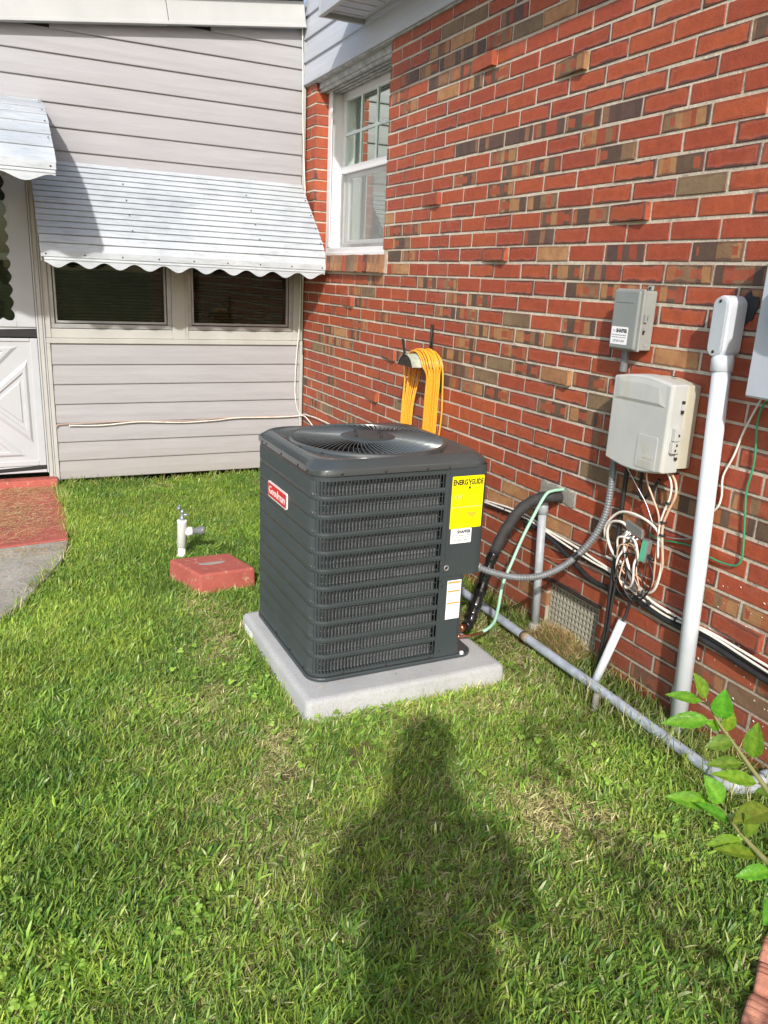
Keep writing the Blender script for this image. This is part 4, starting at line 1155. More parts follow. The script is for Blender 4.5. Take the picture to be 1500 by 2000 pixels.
# warning label on the lower panel
wl = label(-0.620, -0.5605, 0.237, 0.392, M['labelw'], 'warning_label', ac, 0.001, AY0-0.0012)
Y3 = AY0-0.0020
bars([(-0.617,-0.5635,0.380,0.387),(-0.617,-0.5635,0.346,0.352),(-0.617,-0.5635,0.298,0.304)], M['orange'], 'warning_bars', wl, Y3)
fl = []
for z in [0.374-0.0045*i for i in range(30)]:
    if 0.342 < z < 0.354 or 0.294 < z < 0.306 or z < 0.243: continue
    fl.append((-0.616, -0.565-lr.uniform(0, 0.010), z, z+0.0013))
M['printgrey'] = simple('pale_print', (0.55, 0.56, 0.60), 0.5)
bars(fl, M['printgrey'], 'warning_small_print', wl, Y3)
# side data plate
b = MB(); b.box((AX1, AY0+0.03, 0.52), (AX1+0.0008, AY0+0.10, 0.68)); b.build('data_plate', M['labelw'], ac)

# ================================================================== LINES, CONDUITS AND CABLES
def cable(name, pts, r, mat, label, cat, group=None, sub=8, n=8, parent=None):
    b = MB(); b.tube(smooth_pts(pts, sub), r, n); o = b.build(name, mat, parent)
    if parent is None: tag(o, label, cat, group)
    return o
# suction line in its foam sleeve, taped lower half
ls = empty('refrigerant_line', (-0.35, -3.1, 0.07), 'thick black insulated pipe arching from the brick wall to the air conditioner, lower half taped', 'pipe')
up_ = smooth_pts([(0.03,-3.150,0.612),(-0.035,-3.150,0.622),(-0.085,-3.120,0.612),(-0.15,-3.095,0.565),(-0.215,-3.090,0.480),(-0.262,-3.09,0.385)], 6)
b = MB(); b.tube(up_, [0.0235+0.0012*math.sin(i*1.9) for i in range(len(up_))], 12); b.build('foam_sleeve', M['foam'], ls)
lo_ = smooth_pts([(-0.262,-3.09,0.387),(-0.292,-3.095,0.31),(-0.318,-3.10,0.23),(-0.345,-3.105,0.155),(-0.372,-3.12,0.105),(-0.405,-3.14,0.092)], 8)
b = MB(); b.tube(lo_, [0.0235+0.0022*math.sin(i*0.9)+0.0012*math.sin(i*2.3) for i in range(len(lo_))], 12); b.build('tape_wrap', M['tape'], ls)
b = MB(); b.tube([(-0.395,-3.135,0.094),(-0.44,-3.155,0.098),(-0.50,-3.175,0.100)], 0.0125, 12); b.lathe((-0.425,-3.148,0.097),(-1,-0.35,0.05),[(0.012,0),(0.018,0.004),(0.018,0.016),(0.012,0.02)],12); b.build('copper_stub', M['copper'], ls)
b = MB(); b.tube(smooth_pts([(-0.49,-3.215,0.098),(-0.44,-3.222,0.096),(-0.40,-3.218,0.094),(-0.365,-3.205,0.094)],5), 0.0055, 8); b.lathe((-0.478,-3.217,0.098),(-1,0,0),[(0.006,0),(0.011,0.002),(0.011,0.014),(0.006,0.016)],10); b.build('liquid_line', M['copper'], ls)
b = MB(); b.lathe((-0.492,-3.214,0.098),(-1,0,0),[(0.012,0),(0.012,0.012)],10); b.build('valve_cap', M['black'], ls)
cable('drain_tube', [(0.02,-3.165,0.655),(-0.06,-3.172,0.655),(-0.10,-3.178,0.640),(-0.15,-3.185,0.565),(-0.20,-3.190,0.475),(-0.25,-3.205,0.385),(-0.30,-3.225,0.30),(-0.318,-3.235,0.21),(-0.325,-3.225,0.14),(-0.345,-3.205,0.10),(-0.37,-3.20,0.092)], 0.0068, M['mint'], 'pale green tube hanging in front of the black insulated pipe', 'tube')
# liquid-tight whip
wp = empty('flexible_conduit', (-0.46,-3.30,0.40), 'grey ribbed flexible conduit sagging between the air conditioner and the beige box', 'conduit')
pts = smooth_pts([(-0.468,-3.29,0.415),(-0.42,-3.335,0.402),(-0.35,-3.385,0.394),(-0.26,-3.405,0.396),(-0.18,-3.425,0.430),(-0.12,-3.455,0.495),(-0.085,-3.485,0.575),(-0.065,-3.500,0.66),(-0.058,-3.500,0.75),(-0.055,-3.495,0.86)], 30)
L_ = [0]
for i in range(1, len(pts)): L_.append(L_[-1]+(pts[i]-pts[i-1]).length)
b = MB(); b.tube(pts, [0.0125 + 0.0017*math.sin(2*math.pi*l/0.0105) for l in L_], 12); b.build('ribbed_hose', M['liquidtight'], wp)
i_ = min(range(len(pts)), key=lambda i: abs(pts[i].y+3.447))
b = MB(); b.tube(pts[i_-4:i_+5], 0.0150, 12); b.build('tape_band', M['tape'], wp)
b = MB(); b.lathe((-0.475,-3.285,0.418),(0.6,-0.75,-0.2),[(0.016,0),(0.019,0.004),(0.019,0.016),(0.015,0.020)],12); b.build('fitting', M['alu'], wp)
# grey riser pipe against the wall
rp = empty('drain_riser', (-0.04,-3.12,0), 'upright grey plastic pipe standing against the bricks left of the vent', 'pipe')
b = MB(); b.tube([(-0.042,-3.128,0.03),(-0.042,-3.098,0.545)], 0.0175, 16); b.build('pipe', M['greypvc'], rp)
b = MB(); b.lathe((-0.042,-3.098,0.54),(0,0,1),[(0.018,-0.005),(0.0225,-0.003),(0.0225,0.035),(0.018,0.04)],16); b.tube(smooth_pts([(-0.042,-3.098,0.575),(-0.040,-3.096,0.60),(-0.01,-3.098,0.612),(0.02,-3.098,0.612)],5),0.0215,14); b.build('elbow', M['greypvc'], rp)
b = MB(); b.lathe((-0.042,-3.130,0.0),(0,0.03,1),[(0.032,0),(0.030,0.03),(0.024,0.05),(0.0185,0.052)],16); b.build('boot', M['slab'], rp)
# horizontal condensate pipe at the foot of the wall
hp = empty('ground_pipe', (-0.165,-3.7,0.04), 'long grey pipe lying in the grass along the foot of the brick wall', 'pipe')
b = MB(); b.tube(smooth_pts([(-0.150,-2.60,0.045),(-0.157,-2.9,0.046),(-0.163,-3.45,0.044),(-0.166,-3.70,0.047),(-0.170,-4.0,0.044),(-0.176,-4.255,0.046)],5), 0.0185, 16); b.build('pipe', simple('dusty_pipe', (0.33,0.37,0.43), 0.5, var=0.25, scale=22), hp)
b = MB(); b.tube([(-0.161,-3.205,0.045),(-0.1615,-3.245,0.045)], 0.0192, 16); b.build('rust_band', simple('rusty_stain', (0.26,0.20,0.13), 0.7, var=0.3, scale=50), hp)
b = MB(); b.tube(smooth_pts([(-0.175,-4.225,0.046),(-0.177,-4.27,0.046),(-0.168,-4.305,0.046),(-0.135,-4.32,0.046),(-0.10,-4.318,0.046)],6), 0.0235, 16); b.tube([(-0.10,-4.318,0.046),(-0.03,-4.312,0.046)],0.0185,16); b.lathe((-0.055,-4.314,0.046),(1,0.05,0),[(0.019,0),(0.024,0.003),(0.024,0.04),(0.019,0.043)],16); b.build('elbow', M['greypvc'], hp)
# tall pale conduit and its access fitting
cd = empty('service_conduit', (-0.05,-3.95,0), 'tall pale plastic conduit rising from the ground to an oval access fitting', 'conduit')
b = MB(); b.tube([(-0.052,-3.967,-0.02),(-0.052,-3.940,0.61),(-0.052,-3.905,1.245)], 0.0278, 24); b.build('pipe', M['conduit'], cd)
b = MB(); b.lathe((-0.052,-3.9052,1.222),(0,0.05,1),[(0.029,0),(0.033,0.003),(0.034,0.035),(0.030,0.05)],24); 
def stad(y0, y1, z0, z1, n=10):
    r = (y1-y0)/2; out = []
    cy = (y0+y1)/2
    for k in range(n+1): a = math.pi*k/n; out.append((cy+r*math.cos(a), z1-r+r*math.sin(a)))
    for k in range(n+1): a = math.pi+math.pi*k/n; out.append((cy+r*math.cos(a), z0+r+r*math.sin(a)))
    return out
def stadr(y0, y1, z0, z1, x): return [(x, p[0], p[1]) for p in stad(y0, y1, z0, z1)]
b.rings([stadr(-3.920,-3.858,1.262,1.447,-0.005), stadr(-3.920,-3.858,1.262,1.447,-0.070), stadr(-3.917,-3.861,1.265,1.444,-0.076)], True, (True, True), smooth=False)
b.build('access_body', M['conduit'], cd)
b = MB(); b.rings([stadr(-3.915,-3.863,1.267,1.442,-0.0765), stadr(-3.915,-3.863,1.267,1.442,-0.082), stadr(-3.912,-3.866,1.270,1.439,-0.0835)], True, (True, True), smooth=False); cv = b.build('access_cover', simple('cover_blue_grey', (0.42,0.46,0.50), 0.4, var=0.08), cd)
put(SCREW, 'screw', (-0.0835,-3.889,1.430), (-1,0,0), cd); put(SCREW, 'screw', (-0.0835,-3.889,1.281), (-1,0,0), cd)
b = MB(); b.prism([(-3.925+0.030*math.cos(t)*(1+0.25*math.sin(3*t)), 1.412+0.045*math.sin(t)*(1+0.22*math.cos(5*t))) for t in [2*math.pi*k/18 for k in range(18)]], (-0.001,0,0),(0,1,0),(0,0,1),(-0.003,0,0)); b.build('wall_hole', M['black'], cd)

# beige network box
bx = empty('telephone_box', (0,-3.65,0.87), 'weathered beige network box with rounded cover mounted on the bricks', 'utility box')
def arc_box(name, x0, x1, ya, yb, z0, z1, mat, bot=0.018, top=0.016, rad=0.02, bev=0.004):
    """box from wall to x1 whose top and bottom edges are bowed; ya left (far), yb right (near)"""
    n = 12; top_ = []; bo_ = []
    for k in range(n+1):
        t = k/n; y = ya + (yb-ya)*t; c_ = math.sin(math.pi*t)
        top_.append((y, z1 - top*(1-c_))); bo_.append((y, z0 + bot*(1-c_)))
    poly = top_ + bo_[::-1]
    def ring(x, s):
        cy = (ya+yb)/2; cz = (z0+z1)/2
        return [(x, cy+(p[0]-cy)*s, cz+(p[1]-cz)*s) for p in poly]
    b = MB(); b.rings([ring(x0, 1.0), ring(x1+0.012, 1.0), ring(x1+0.004, 0.985), ring(x1, 0.955)], True, (True, True), smooth=False)
    return b.build(name, mat, bx, bevel=bev, segs=3)
arc_box('back_shell', -0.002, -0.062, -3.535, -3.792, 0.872, 1.178, M['beige2'])
fcv = arc_box('front_cover', -0.050, -0.122, -3.515, -3.790, 0.858, 1.182, M['beige'])
b = MB(); b.add([(-0.1225,-3.530,1.09),(-0.1225,-3.772,1.09),(-0.1225,-3.765,1.165),(-0.1225,-3.65,1.172),(-0.1225,-3.535,1.165),(-0.1265,-3.56,1.10),(-0.1265,-3.745,1.10),(-0.1255,-3.735,1.150),(-0.1255,-3.65,1.156),(-0.1255,-3.57,1.150)],[(5,6,7,8,9),(0,1,6,5),(1,2,7,6),(2,3,8,7),(3,4,9,8),(4,0,5,9)]); b.build('cover_brow', M['beige'], fcv)
b = MB(); b.prism(rr2(0,0.092,0,0.112,0.008), (-0.1222,-3.668,0.878),(0,-1,0),(0,0,1),(-0.0022,0,0)); pl_ = b.build('embossed_plate', M['beige'], fcv, bevel=0.001)
X5 = -0.1250
b = MB(); b.add([(X5,-3.690,0.960),(X5,-3.697,0.960),(X5,-3.706,0.938),(X5,-3.735,0.958),(X5,-3.706,0.929)],[(0,1,2,4),(2,3,4)]); b.build('embossed_tick', M['beige2'], pl_)
text_obj('verizon', 'embossed_lettering', (X5,-3.700,0.912),(0,-1,0),(0,0,1),0.018,M['beige2'],pl_,0.0008,0.045)
b = MB()
for z in (0.902,0.896,0.890,0.884): b.box((X5, -3.682, z), (X5-0.0004, -3.745, z+0.0015))
b.build('embossed_small_print', M['beige2'], pl_)
b = MB()
for z, h in ((1.085,0.012),(0.930,0.012)): b.box((-0.075,-3.7905,z),(-0.063,-3.7975,z+h*1.6))
b.build('side_hinge', M['beige'], bx, bevel=0.001)
for q_, w_ in (((-0.098,-3.7905,0.985),(-0.066,-3.806,1.028)), ((-0.102,-3.7905,0.945),(-0.070,-3.806,0.983))):
    b = MB(); b.box(q_, w_); b.build('side_latch', M['beige'], bx, bevel=0.002)
b = MB()
for x, z in ((-0.080,1.004),(-0.084,0.972),(-0.088,0.955),(-0.070,1.110),(-0.070,1.078),(-0.070,0.956),(-0.070,0.925)): b.box((x-0.004,-3.8062 if 0.94 < z < 1.01 and z != 0.956 else -3.7985,z-0.004),(x+0.003,-3.79,z+0.005))
b.build('latch_slots', M['black'], bx)
b = MB(); b.box((-0.045,-3.70,1.1822),(-0.035,-3.72,1.184)); b.build('vent_slot', M['black'], bx)
# grey disconnect box
gb = empty('disconnect_box', (0,-3.48,1.25), 'small grey electrical box with white contractor sticker above the beige box', 'electrical box')
b = MB(); b.box((-0.002,-3.415,1.250),(-0.060,-3.545,1.450)); b.build('box_body', M['greybox'], gb, bevel=0.005, segs=3)
b = MB(); b.box((-0.055,-3.411,1.246),(-0.064,-3.549,1.454)); b.build('lid_rim', M['greybox'], gb, bevel=0.004, segs=3)
b = MB(); b.box((-0.064,-3.416,1.251),(-0.078,-3.541,1.449)); ld = b.build('lid', M['greylid'], gb, bevel=0.006, segs=3)
b = MB(); b.box((-0.0785,-3.432,1.408),(-0.0795,-3.520,1.432)); b.build('lid_panel', M['greylid'], ld, bevel=0.0005)
shaffer(0, 0, 0.083, 0.060, (-0.0784,-3.4235,1.266), (0,-1,0), gb, (-1,0,0))
b = MB(); b.box((-0.042,-3.5455,1.345),(-0.052,-3.553,1.372)); b.build('side_latch', M['greybox'], gb, bevel=0.001)
b = MB(); b.box((-0.040,-3.5455,1.318),(-0.050,-3.552,1.330)); b.build('side_latch', M['greybox'], gb, bevel=0.001)
b = MB(); b.box((-0.036,-3.5452,1.352),(-0.041,-3.549,1.368)); b.box((-0.044,-3.5452,1.306),(-0.050,-3.549,1.317)); b.build('latch_slots', M['black'], gb)
b = MB(); b.lathe((-0.030,-3.545,1.275),(0,-1,0),[(0.012,0),(0.012,0.0012),(0.0095,0.0012),(0.0095,0.0004)],18); b.build('knockout', M['greybox'], gb)
b = MB(); b.box((-0.002,-3.50,1.450),(-0.010,-3.525,1.468)); b.build('mounting_ear', M['greybox'], gb, bevel=0.003); put(SCREW,'screw',(-0.010,-3.512,1.459),(-1,0,0),gb)
b = MB(); zz = [1.252-0.0035*i for i in range(25)]; b.tube([(-0.030,-3.455,z) for z in zz], [0.0135+0.0009*(i % 2) for i in range(25)], 12); b.build('conduit_stub', M['liquidtight'], gb)
# meter enclosure at the right edge
mt = empty('meter_box', (0,-4.22,1.17), 'large pale blue-grey electricity meter cabinet cut by the right edge', 'meter')
b = MB(); b.box((-0.002,-4.062,1.170),(-0.120,-4.40,1.62)); b.build('cabinet', M['meter'], mt, bevel=0.004, segs=3)
b = MB(); b.box((-0.120,-4.066,1.174),(-0.126,-4.396,1.616)); b.build('cabinet_door', M['meter'], mt, bevel=0.003)
b = MB(); b.lathe((-0.126,-4.225,1.450),(-1,0,0),[(0.095,0),(0.100,0.006),(0.100,0.022),(0.090,0.026)],36); b.build('meter_ring', M['beige2'], mt)
b = MB(); b.lathe((-0.150,-4.225,1.450),(-1,0,0),[(0.088,0),(0.088,0.02),(0.078,0.036),(0.05,0.042),(0.001,0.044)],36); b.build('meter_dome', mat_glass('meter_glass', refl=0.25, alpha=0.8), mt)
b = MB(); b.tube([(-0.055,-4.22,1.62),(-0.055,-4.22,3.2)], 0.03, 16); b.build('mast', M['alu'], mt)

# ---- cables on the wall
grp = 'cables running along the brick wall'
def wallrun(off, dz, ph, amp=0.004):
    base = [(-2.60,0.452),(-2.80,0.468),(-2.962,0.478),(-3.08,0.462),(-3.167,0.449),(-3.30,0.440),(-3.413,0.432),(-3.528,0.420),(-3.675,0.385),(-3.80,0.373),(-3.90,0.376),(-4.0,0.378),(-4.228,0.360),(-4.5,0.345)]
    return [(off, y, z+dz+amp*math.sin(i*1.7+ph)) for i, (y, z) in enumerate(base)]
cable('white_cable', wallrun(-0.012, 0.007, 0.0), 0.0048, M['cwhite'], 'topmost white cable sagging along the brick wall behind the conduits', 'cable', grp, 5, 7)
cable('white_cable', wallrun(-0.020, -0.002, 1.5), 0.0045, M['cwhite'], 'second white cable, running just below the topmost white one along the bricks', 'cable', grp, 5, 7)
cable('black_cable', wallrun(-0.012, -0.014, 0.7, 0.002), 0.0060, M['black'], 'thin black cable directly beneath the white cables along the bricks', 'cable', grp, 5, 7)
cable('black_cable', [(-0.016,-2.95,0.455),(-0.016,-3.08,0.445),(-0.016,-3.17,0.425),(-0.016,-3.30,0.385),(-0.016,-3.413,0.352),(-0.016,-3.528,0.355),(-0.018,-3.66,0.366),(-0.018,-3.80,0.352),(-0.018,-4.0,0.350),(-0.018,-4.228,0.330),(-0.018,-4.5,0.32)], 0.0105, M['black'], 'thickest black cable sagging lowest along the brick wall to the right edge', 'cable', grp, 6, 8)
cable('peach_cable', [(-0.012,-3.03,0.33),(-0.02,-3.12,0.352),(-0.03,-3.22,0.372),(-0.02,-3.34,0.43),(-0.02,-3.42,0.52),(-0.02,-3.46,0.585)], 0.0022, simple('brownish_wire',(0.40,0.16,0.10),0.5), 'thin brownish wire crossing behind the ribbed conduit', 'wire')
# loops below the beige box
cable('white_cable', [(-0.03,-3.60,0.612),(-0.05,-3.575,0.640),(-0.045,-3.510,0.620),(-0.04,-3.495,0.565),(-0.04,-3.535,0.51),(-0.035,-3.60,0.475),(-0.03,-3.66,0.42),(-0.02,-3.74,0.388),(-0.016,-3.84,0.383)], 0.0052, M['cwhite'], 'white cable from the splitter curling down left to the wall bundle', 'cable', 'looped cables under the beige box', 8, 8)
cable('white_cable', [(-0.03,-3.63,0.628),(-0.055,-3.605,0.600),(-0.05,-3.60,0.555),(-0.045,-3.625,0.495),(-0.04,-3.67,0.440),(-0.028,-3.73,0.40),(-0.02,-3.82,0.384)], 0.0052, M['cwhite'], 'white cable dropping from the middle of the splitter to the bundle', 'cable', 'looped cables under the beige box', 8, 8)
cable('white_cable', [(-0.03,-3.475,0.545),(-0.05,-3.490,0.605),(-0.055,-3.56,0.675),(-0.06,-3.66,0.690),(-0.055,-3.745,0.665),(-0.05,-3.78,0.60),(-0.05,-3.785,0.52),(-0.045,-3.765,0.45),(-0.04,-3.72,0.425),(-0.03,-3.64,0.445),(-0.025,-3.56,0.475),(-0.02,-3.48,0.475)], 0.0048, M['cwhite'], 'large open loop of white cable arching over the splitter', 'cable', 'looped cables under the beige box', 8, 8)
cable('peach_cable', [(-0.04,-3.74,0.880),(-0.045,-3.785,0.845),(-0.05,-3.80,0.80),(-0.055,-3.785,0.745),(-0.055,-3.77,0.68),(-0.055,-3.785,0.60),(-0.05,-3.79,0.54),(-0.045,-3.765,0.46)], 0.0044, M['cpeach'], 'outer peach cable bundle hanging from the right underside of the beige box', 'cable', 'looped cables under the beige box', 8, 8)
cable('peach_cable', [(-0.045,-3.725,0.885),(-0.05,-3.772,0.84),(-0.055,-3.782,0.79),(-0.058,-3.768,0.735),(-0.058,-3.758,0.67),(-0.055,-3.77,0.57)], 0.0036, M['cwhite'], 'inner pale cable running beside the peach cable bundle', 'cable', 'looped cables under the beige box', 8, 8)
cable('peach_cable', [(-0.06,-3.665,0.870),(-0.06,-3.675,0.82),(-0.058,-3.71,0.77),(-0.057,-3.745,0.72),(-0.056,-3.758,0.66),(-0.05,-3.755,0.56),(-0.04,-3.745,0.455),(-0.03,-3.68,0.455),(-0.025,-3.58,0.48),(-0.02,-3.50,0.49)], 0.0033, M['cpeach'], 'thin peach cable hanging from the middle of the beige box', 'cable', 'looped cables under the beige box', 8, 8)
cable('black_cable', [(-0.04,-3.70,0.560),(-0.06,-3.74,0.545),(-0.062,-3.765,0.50),(-0.055,-3.745,0.43),(-0.05,-3.70,0.385),(-0.05,-3.62,0.375),(-0.05,-3.57,0.42),(-0.05,-3.575,0.47),(-0.05,-3.63,0.48),(-0.05,-3.68,0.44),(-0.045,-3.695,0.40),(-0.045,-3.66,0.375)], 0.0030, M['black'], 'thin black cable coiled in loops below the splitter', 'cable', 'looped cables under the beige box', 8, 7)
cable('black_cable', [(-0.05,-3.630,0.585),(-0.055,-3.60,0.565),(-0.055,-3.575,0.51),(-0.05,-3.58,0.44),(-0.05,-3.63,0.40),(-0.045,-3.70,0.40),(-0.045,-3.715,0.43)], 0.0026, M['black'], 'thin black cable arcing left from the splitter', 'cable', 'looped cables under the beige box', 8, 7)
cable('black_cable', [(-0.03,-3.545,0.90),(-0.03,-3.540,0.80),(-0.03,-3.54,0.66),(-0.035,-3.545,0.50),(-0.045,-3.555,0.36),(-0.055,-3.568,0.22),(-0.075,-3.575,0.06),(-0.08,-3.578,-0.02)], 0.0085, M['black'], 'thick black cable dropping from the beige box straight to the ground', 'cable', 'black cables dropping to the ground', 6, 8)
cable('black_cable', [(-0.045,-3.585,0.45),(-0.055,-3.583,0.36),(-0.065,-3.590,0.22),(-0.085,-3.595,0.06),(-0.09,-3.597,-0.02)], 0.0050, M['black'], 'thinner black cable beside the thick one dropping to the ground', 'cable', 'black cables dropping to the ground', 6, 8)
cable('black_cable', [(-0.05,-3.62,0.895),(-0.04,-3.625,0.83),(-0.03,-3.615,0.79),(-0.035,-3.635,0.745),(-0.03,-3.665,0.77),(-0.03,-3.70,0.83)], 0.0060, M['black'], 'black cable bent in a knot close under the beige box', 'cable', 'looped cables under the beige box', 8, 8)
cable('grey_wire', [(-0.08,-3.57,0.870),(-0.06,-3.62,0.80),(-0.04,-3.665,0.735),(-0.035,-3.71,0.67),(-0.03,-3.76,0.645),(-0.02,-3.83,0.655),(-0.015,-3.90,0.68)], 0.0022, M['splitm'], 'thin grey wire slanting from the beige box towards the tall conduit', 'wire')
for k_, (lab, mt_, rad, ph_) in enumerate((('short white cable looped loosely over the black coil', 'cwhite', 0.0042, 0.3), ('thin pale cable tangled round the left of the splitter', 'cpeach', 0.0028, 1.1), ('second thin black cable tangled below the green signal box', 'black', 0.0030, 2.0))):
    pts = []
    for i in range(13):
        a = ph_ + i*0.75; q_ = 0.055+0.020*math.sin(i*1.3+k_)
        pts.append((-0.040-0.022*(0.5+0.5*math.sin(i*1.9+k_)), -3.625-0.018*k_-q_*math.cos(a)*1.05, (0.505-0.02*k_)+q_*math.sin(a)*1.35))
    cable('tangled_cable', pts, rad, M[mt_], lab, 'cable', 'looped cables under the beige box', 7, 7)
b = MB()
for q_ in ((-0.056,-3.772,0.70),(-0.056,-3.775,0.655),(-0.056,-3.782,0.77),(-0.030,-3.74,0.392),(-0.016,-3.30,0.441),(-0.016,-2.80,0.468),(-0.018,-3.86,0.374)):
    b.lathe(Vector(q_)-Vector((0,0,0.004)), (0.0,0.0,1) if q_[2] > 0.5 else (0,1,-0.1), [(0.010,0),(0.0115,0.001),(0.0115,0.006),(0.010,0.007)], 8)
o_ = b.build('cable_ties', M['black']); o_['kind'] = 'stuff'
# splitter and amplifier
sp_ = empty('coax_splitter', (-0.04,-3.62,0.63), 'grey metal cable splitter hanging among the white loops', 'splitter')
b = MB(); b.obox((-0.045,-3.635,0.632),(0.006,0,0),(0,-0.042,-0.008),(0,0.002,0.017)); b.build('splitter_body', M['splitm'], sp_, bevel=0.002)
b = MB()
for k in range(4): q = Vector((-0.05,-3.607-0.018*k,0.618-0.004*k)); b.tube([q, q+Vector((-0.006,0.018,-0.022))], 0.0048, 8)
b.build('connector', M['splitm'], sp_)
am = empty('green_amplifier', (-0.05,-3.70,0.57), 'small green-labelled metal signal box below the splitter', 'signal box')
b = MB(); b.obox((-0.045,-3.700,0.572),(0.010,0,0),(0,-0.015,0),(0,-0.004,0.042)); b.build('amplifier_body', M['splitm'], am, bevel=0.002)
b = MB(); b.obox((-0.056,-3.698,0.572),(0.0008,0,0),(0,-0.0115,0),(0,-0.004,0.038)); b.build('green_label', M['splitg'], am)
b = MB(); b.tube([(-0.045,-3.712,0.56),(-0.047,-3.745,0.552)],0.0055,8); b.tube([(-0.045,-3.690,0.60),(-0.045,-3.675,0.60)],0.005,8); b.tube([(-0.045,-3.688,0.545),(-0.045,-3.672,0.543)],0.005,8); b.build('connector', M['black'], am)
# short inclined grey conduit at the ground
sc = empty('stub_conduit', (-0.11,-3.64,0), 'short leaning pale grey pipe with a black cable coming out of its top', 'conduit')
b = MB(); b.tube([(-0.145,-3.628,0.0),(-0.060,-3.652,0.285)], 0.0160, 16); b.build('pipe', M['conduit'], sc)
b = MB(); b.tube(smooth_pts([(-0.064,-3.651,0.27),(-0.050,-3.655,0.31),(-0.045,-3.66,0.36),(-0.045,-3.665,0.39)],5), 0.0058, 8); b.build('cable', M['black'], sc)
# white and green wires at the right
cable('green_wire', [(-0.02,-4.10,1.20),(-0.02,-4.062,1.165),(-0.014,-4.035,1.10),(-0.014,-4.048,0.972),(-0.014,-4.040,0.875),(-0.014,-4.050,0.80),(-0.014,-4.062,0.717),(-0.014,-4.066,0.665),(-0.014,-4.050,0.637),(-0.014,-4.00,0.628),(-0.014,-3.94,0.630),(-0.012,-3.86,0.640),(-0.012,-3.80,0.632),(-0.014,-3.72,0.62),(-0.02,-3.68,0.625)], 0.0032, M['cgreen'], 'green wire hanging from the meter cabinet and bending left across the bricks', 'wire', None, 8, 7)
cable('white_wire', [(-0.02,-4.07,1.20),(-0.016,-4.04,1.165),(-0.014,-3.995,1.06),(-0.014,-3.972,0.972),(-0.014,-3.945,0.90),(-0.014,-3.952,0.84),(-0.014,-3.945,0.80),(-0.014,-3.915,0.765),(-0.014,-3.88,0.74)], 0.0034, M['cwhite'], 'off-white wire hanging from the meter cabinet behind the tall conduit', 'wire', None, 8, 7)
# cables on the annex and in the corner
cable('siding_cable', [(-1.735,-0.024,0.402),(-1.725,-0.024,0.421),(-1.60,-0.024,0.424),(-1.30,-0.024,0.429),(-1.0,-0.024,0.424),(-0.83,-0.024,0.421),(-0.63,-0.024,0.430),(-0.3,-0.024,0.432),(-0.04,-0.024,0.428)], 0.0038, simple('pinkish_cable',(0.42,0.30,0.24),0.5), 'brownish cable stapled level across the grey siding', 'cable', 'cables on the annex siding', 5, 7)
cable('siding_cable', [(-1.66,-0.026,0.412),(-1.45,-0.026,0.407),(-1.22,-0.026,0.422),(-1.0,-0.026,0.412),(-0.86,-0.026,0.408),(-0.66,-0.026,0.416),(-0.5,-0.026,0.428),(-0.20,-0.026,0.424),(-0.035,-0.032,0.43),(-0.018,-0.10,0.452),(-0.018,-0.22,0.462),(-0.016,-0.40,0.470),(-0.014,-0.75,0.468),(-0.014,-1.2,0.455),(-0.014,-2.0,0.45),(-0.014,-2.65,0.452)], 0.0046, M['cwhite'], 'white cable sagging across the siding and turning onto the brick wall', 'cable', 'cables on the annex siding', 6, 7)
cable('corner_cable', [(-0.050,-0.036,3.15),(-0.040,-0.036,2.80),(-0.034,-0.038,2.45),(-0.018,-0.040,2.12),(-0.012,-0.040,2.00),(-0.030,-0.040,1.80),(-0.034,-0.040,1.40),(-0.040,-0.040,1.10),(-0.060,-0.038,0.85),(-0.066,-0.038,0.62),(-0.050,-0.038,0.50),(-0.025,-0.045,0.44),(-0.018,-0.14,0.44),(-0.018,-0.30,0.40),(-0.018,-0.45,0.34)], 0.0046, M['cwhite'], 'white cable running down the corner between siding and brick', 'cable', 'cables in the house corner', 8, 7)
cable('corner_cable', [(-0.012,-0.032,2.9),(-0.010,-0.032,2.3),(-0.010,-0.034,1.0),(-0.012,-0.05,0.93),(-0.010,-0.055,0.80),(-0.012,-0.05,0.60),(-0.012,-0.05,0.45),(-0.012,-0.05,0.2)], 0.0026, M['black'], 'thin black cable in the corner right beside the brick', 'cable', 'cables in the house corner', 6, 6)

# ================================================================== CORD HANGER
hg = empty('hose_hanger', (0,-2.03,1.1), 'dark metal hose hanger with curved saddle fixed to the bricks', 'hanger')
hc = Vector((0, -2.045, 1.005))      # centre of saddle arc in (y,z)
def saddle(x, r, a): return Vector((x, hc.y + r*math.sin(a), hc.z + r*math.cos(a)))
b = MB(); 
AA = [math.radians(-72+144*k/14) for k in range(15)]
b.rings([[saddle(-0.005,0.088,a) for a in AA], [saddle(-0.185,0.088,a) for a in AA], [saddle(-0.185,0.084,a) for a in AA], [saddle(-0.005,0.084,a) for a in AA]], False, smooth=False)
b.build('saddle', M['hangerpale'], hg)
b = MB(); b.rings([[saddle(-0.008,0.0838,a) for a in AA],[saddle(-0.186,0.0838,a) for a in AA],[saddle(-0.186,0.082,a) for a in AA],[saddle(-0.008,0.082,a) for a in AA]], False, smooth=False); b.build('saddle_underside', M['black'], hg)
b = MB(); b.prism([(hc.y+0.0835*math.sin(a), hc.z+0.0835*math.cos(a)) for a in AA], (-0.180,0,0),(0,1,0),(0,0,1),(-0.003,0,0)); b.build('end_plate', M['hanger'], hg)
b = MB(); b.obox((-0.187,-2.03,1.120),(0.0018,0,0),(0,0.011,0),(-0.006,0.006,0.045)); b.box((-0.190,-2.04,1.085),(-0.170,-2.018,1.092)); b.build('front_tab', M['hanger'], hg)
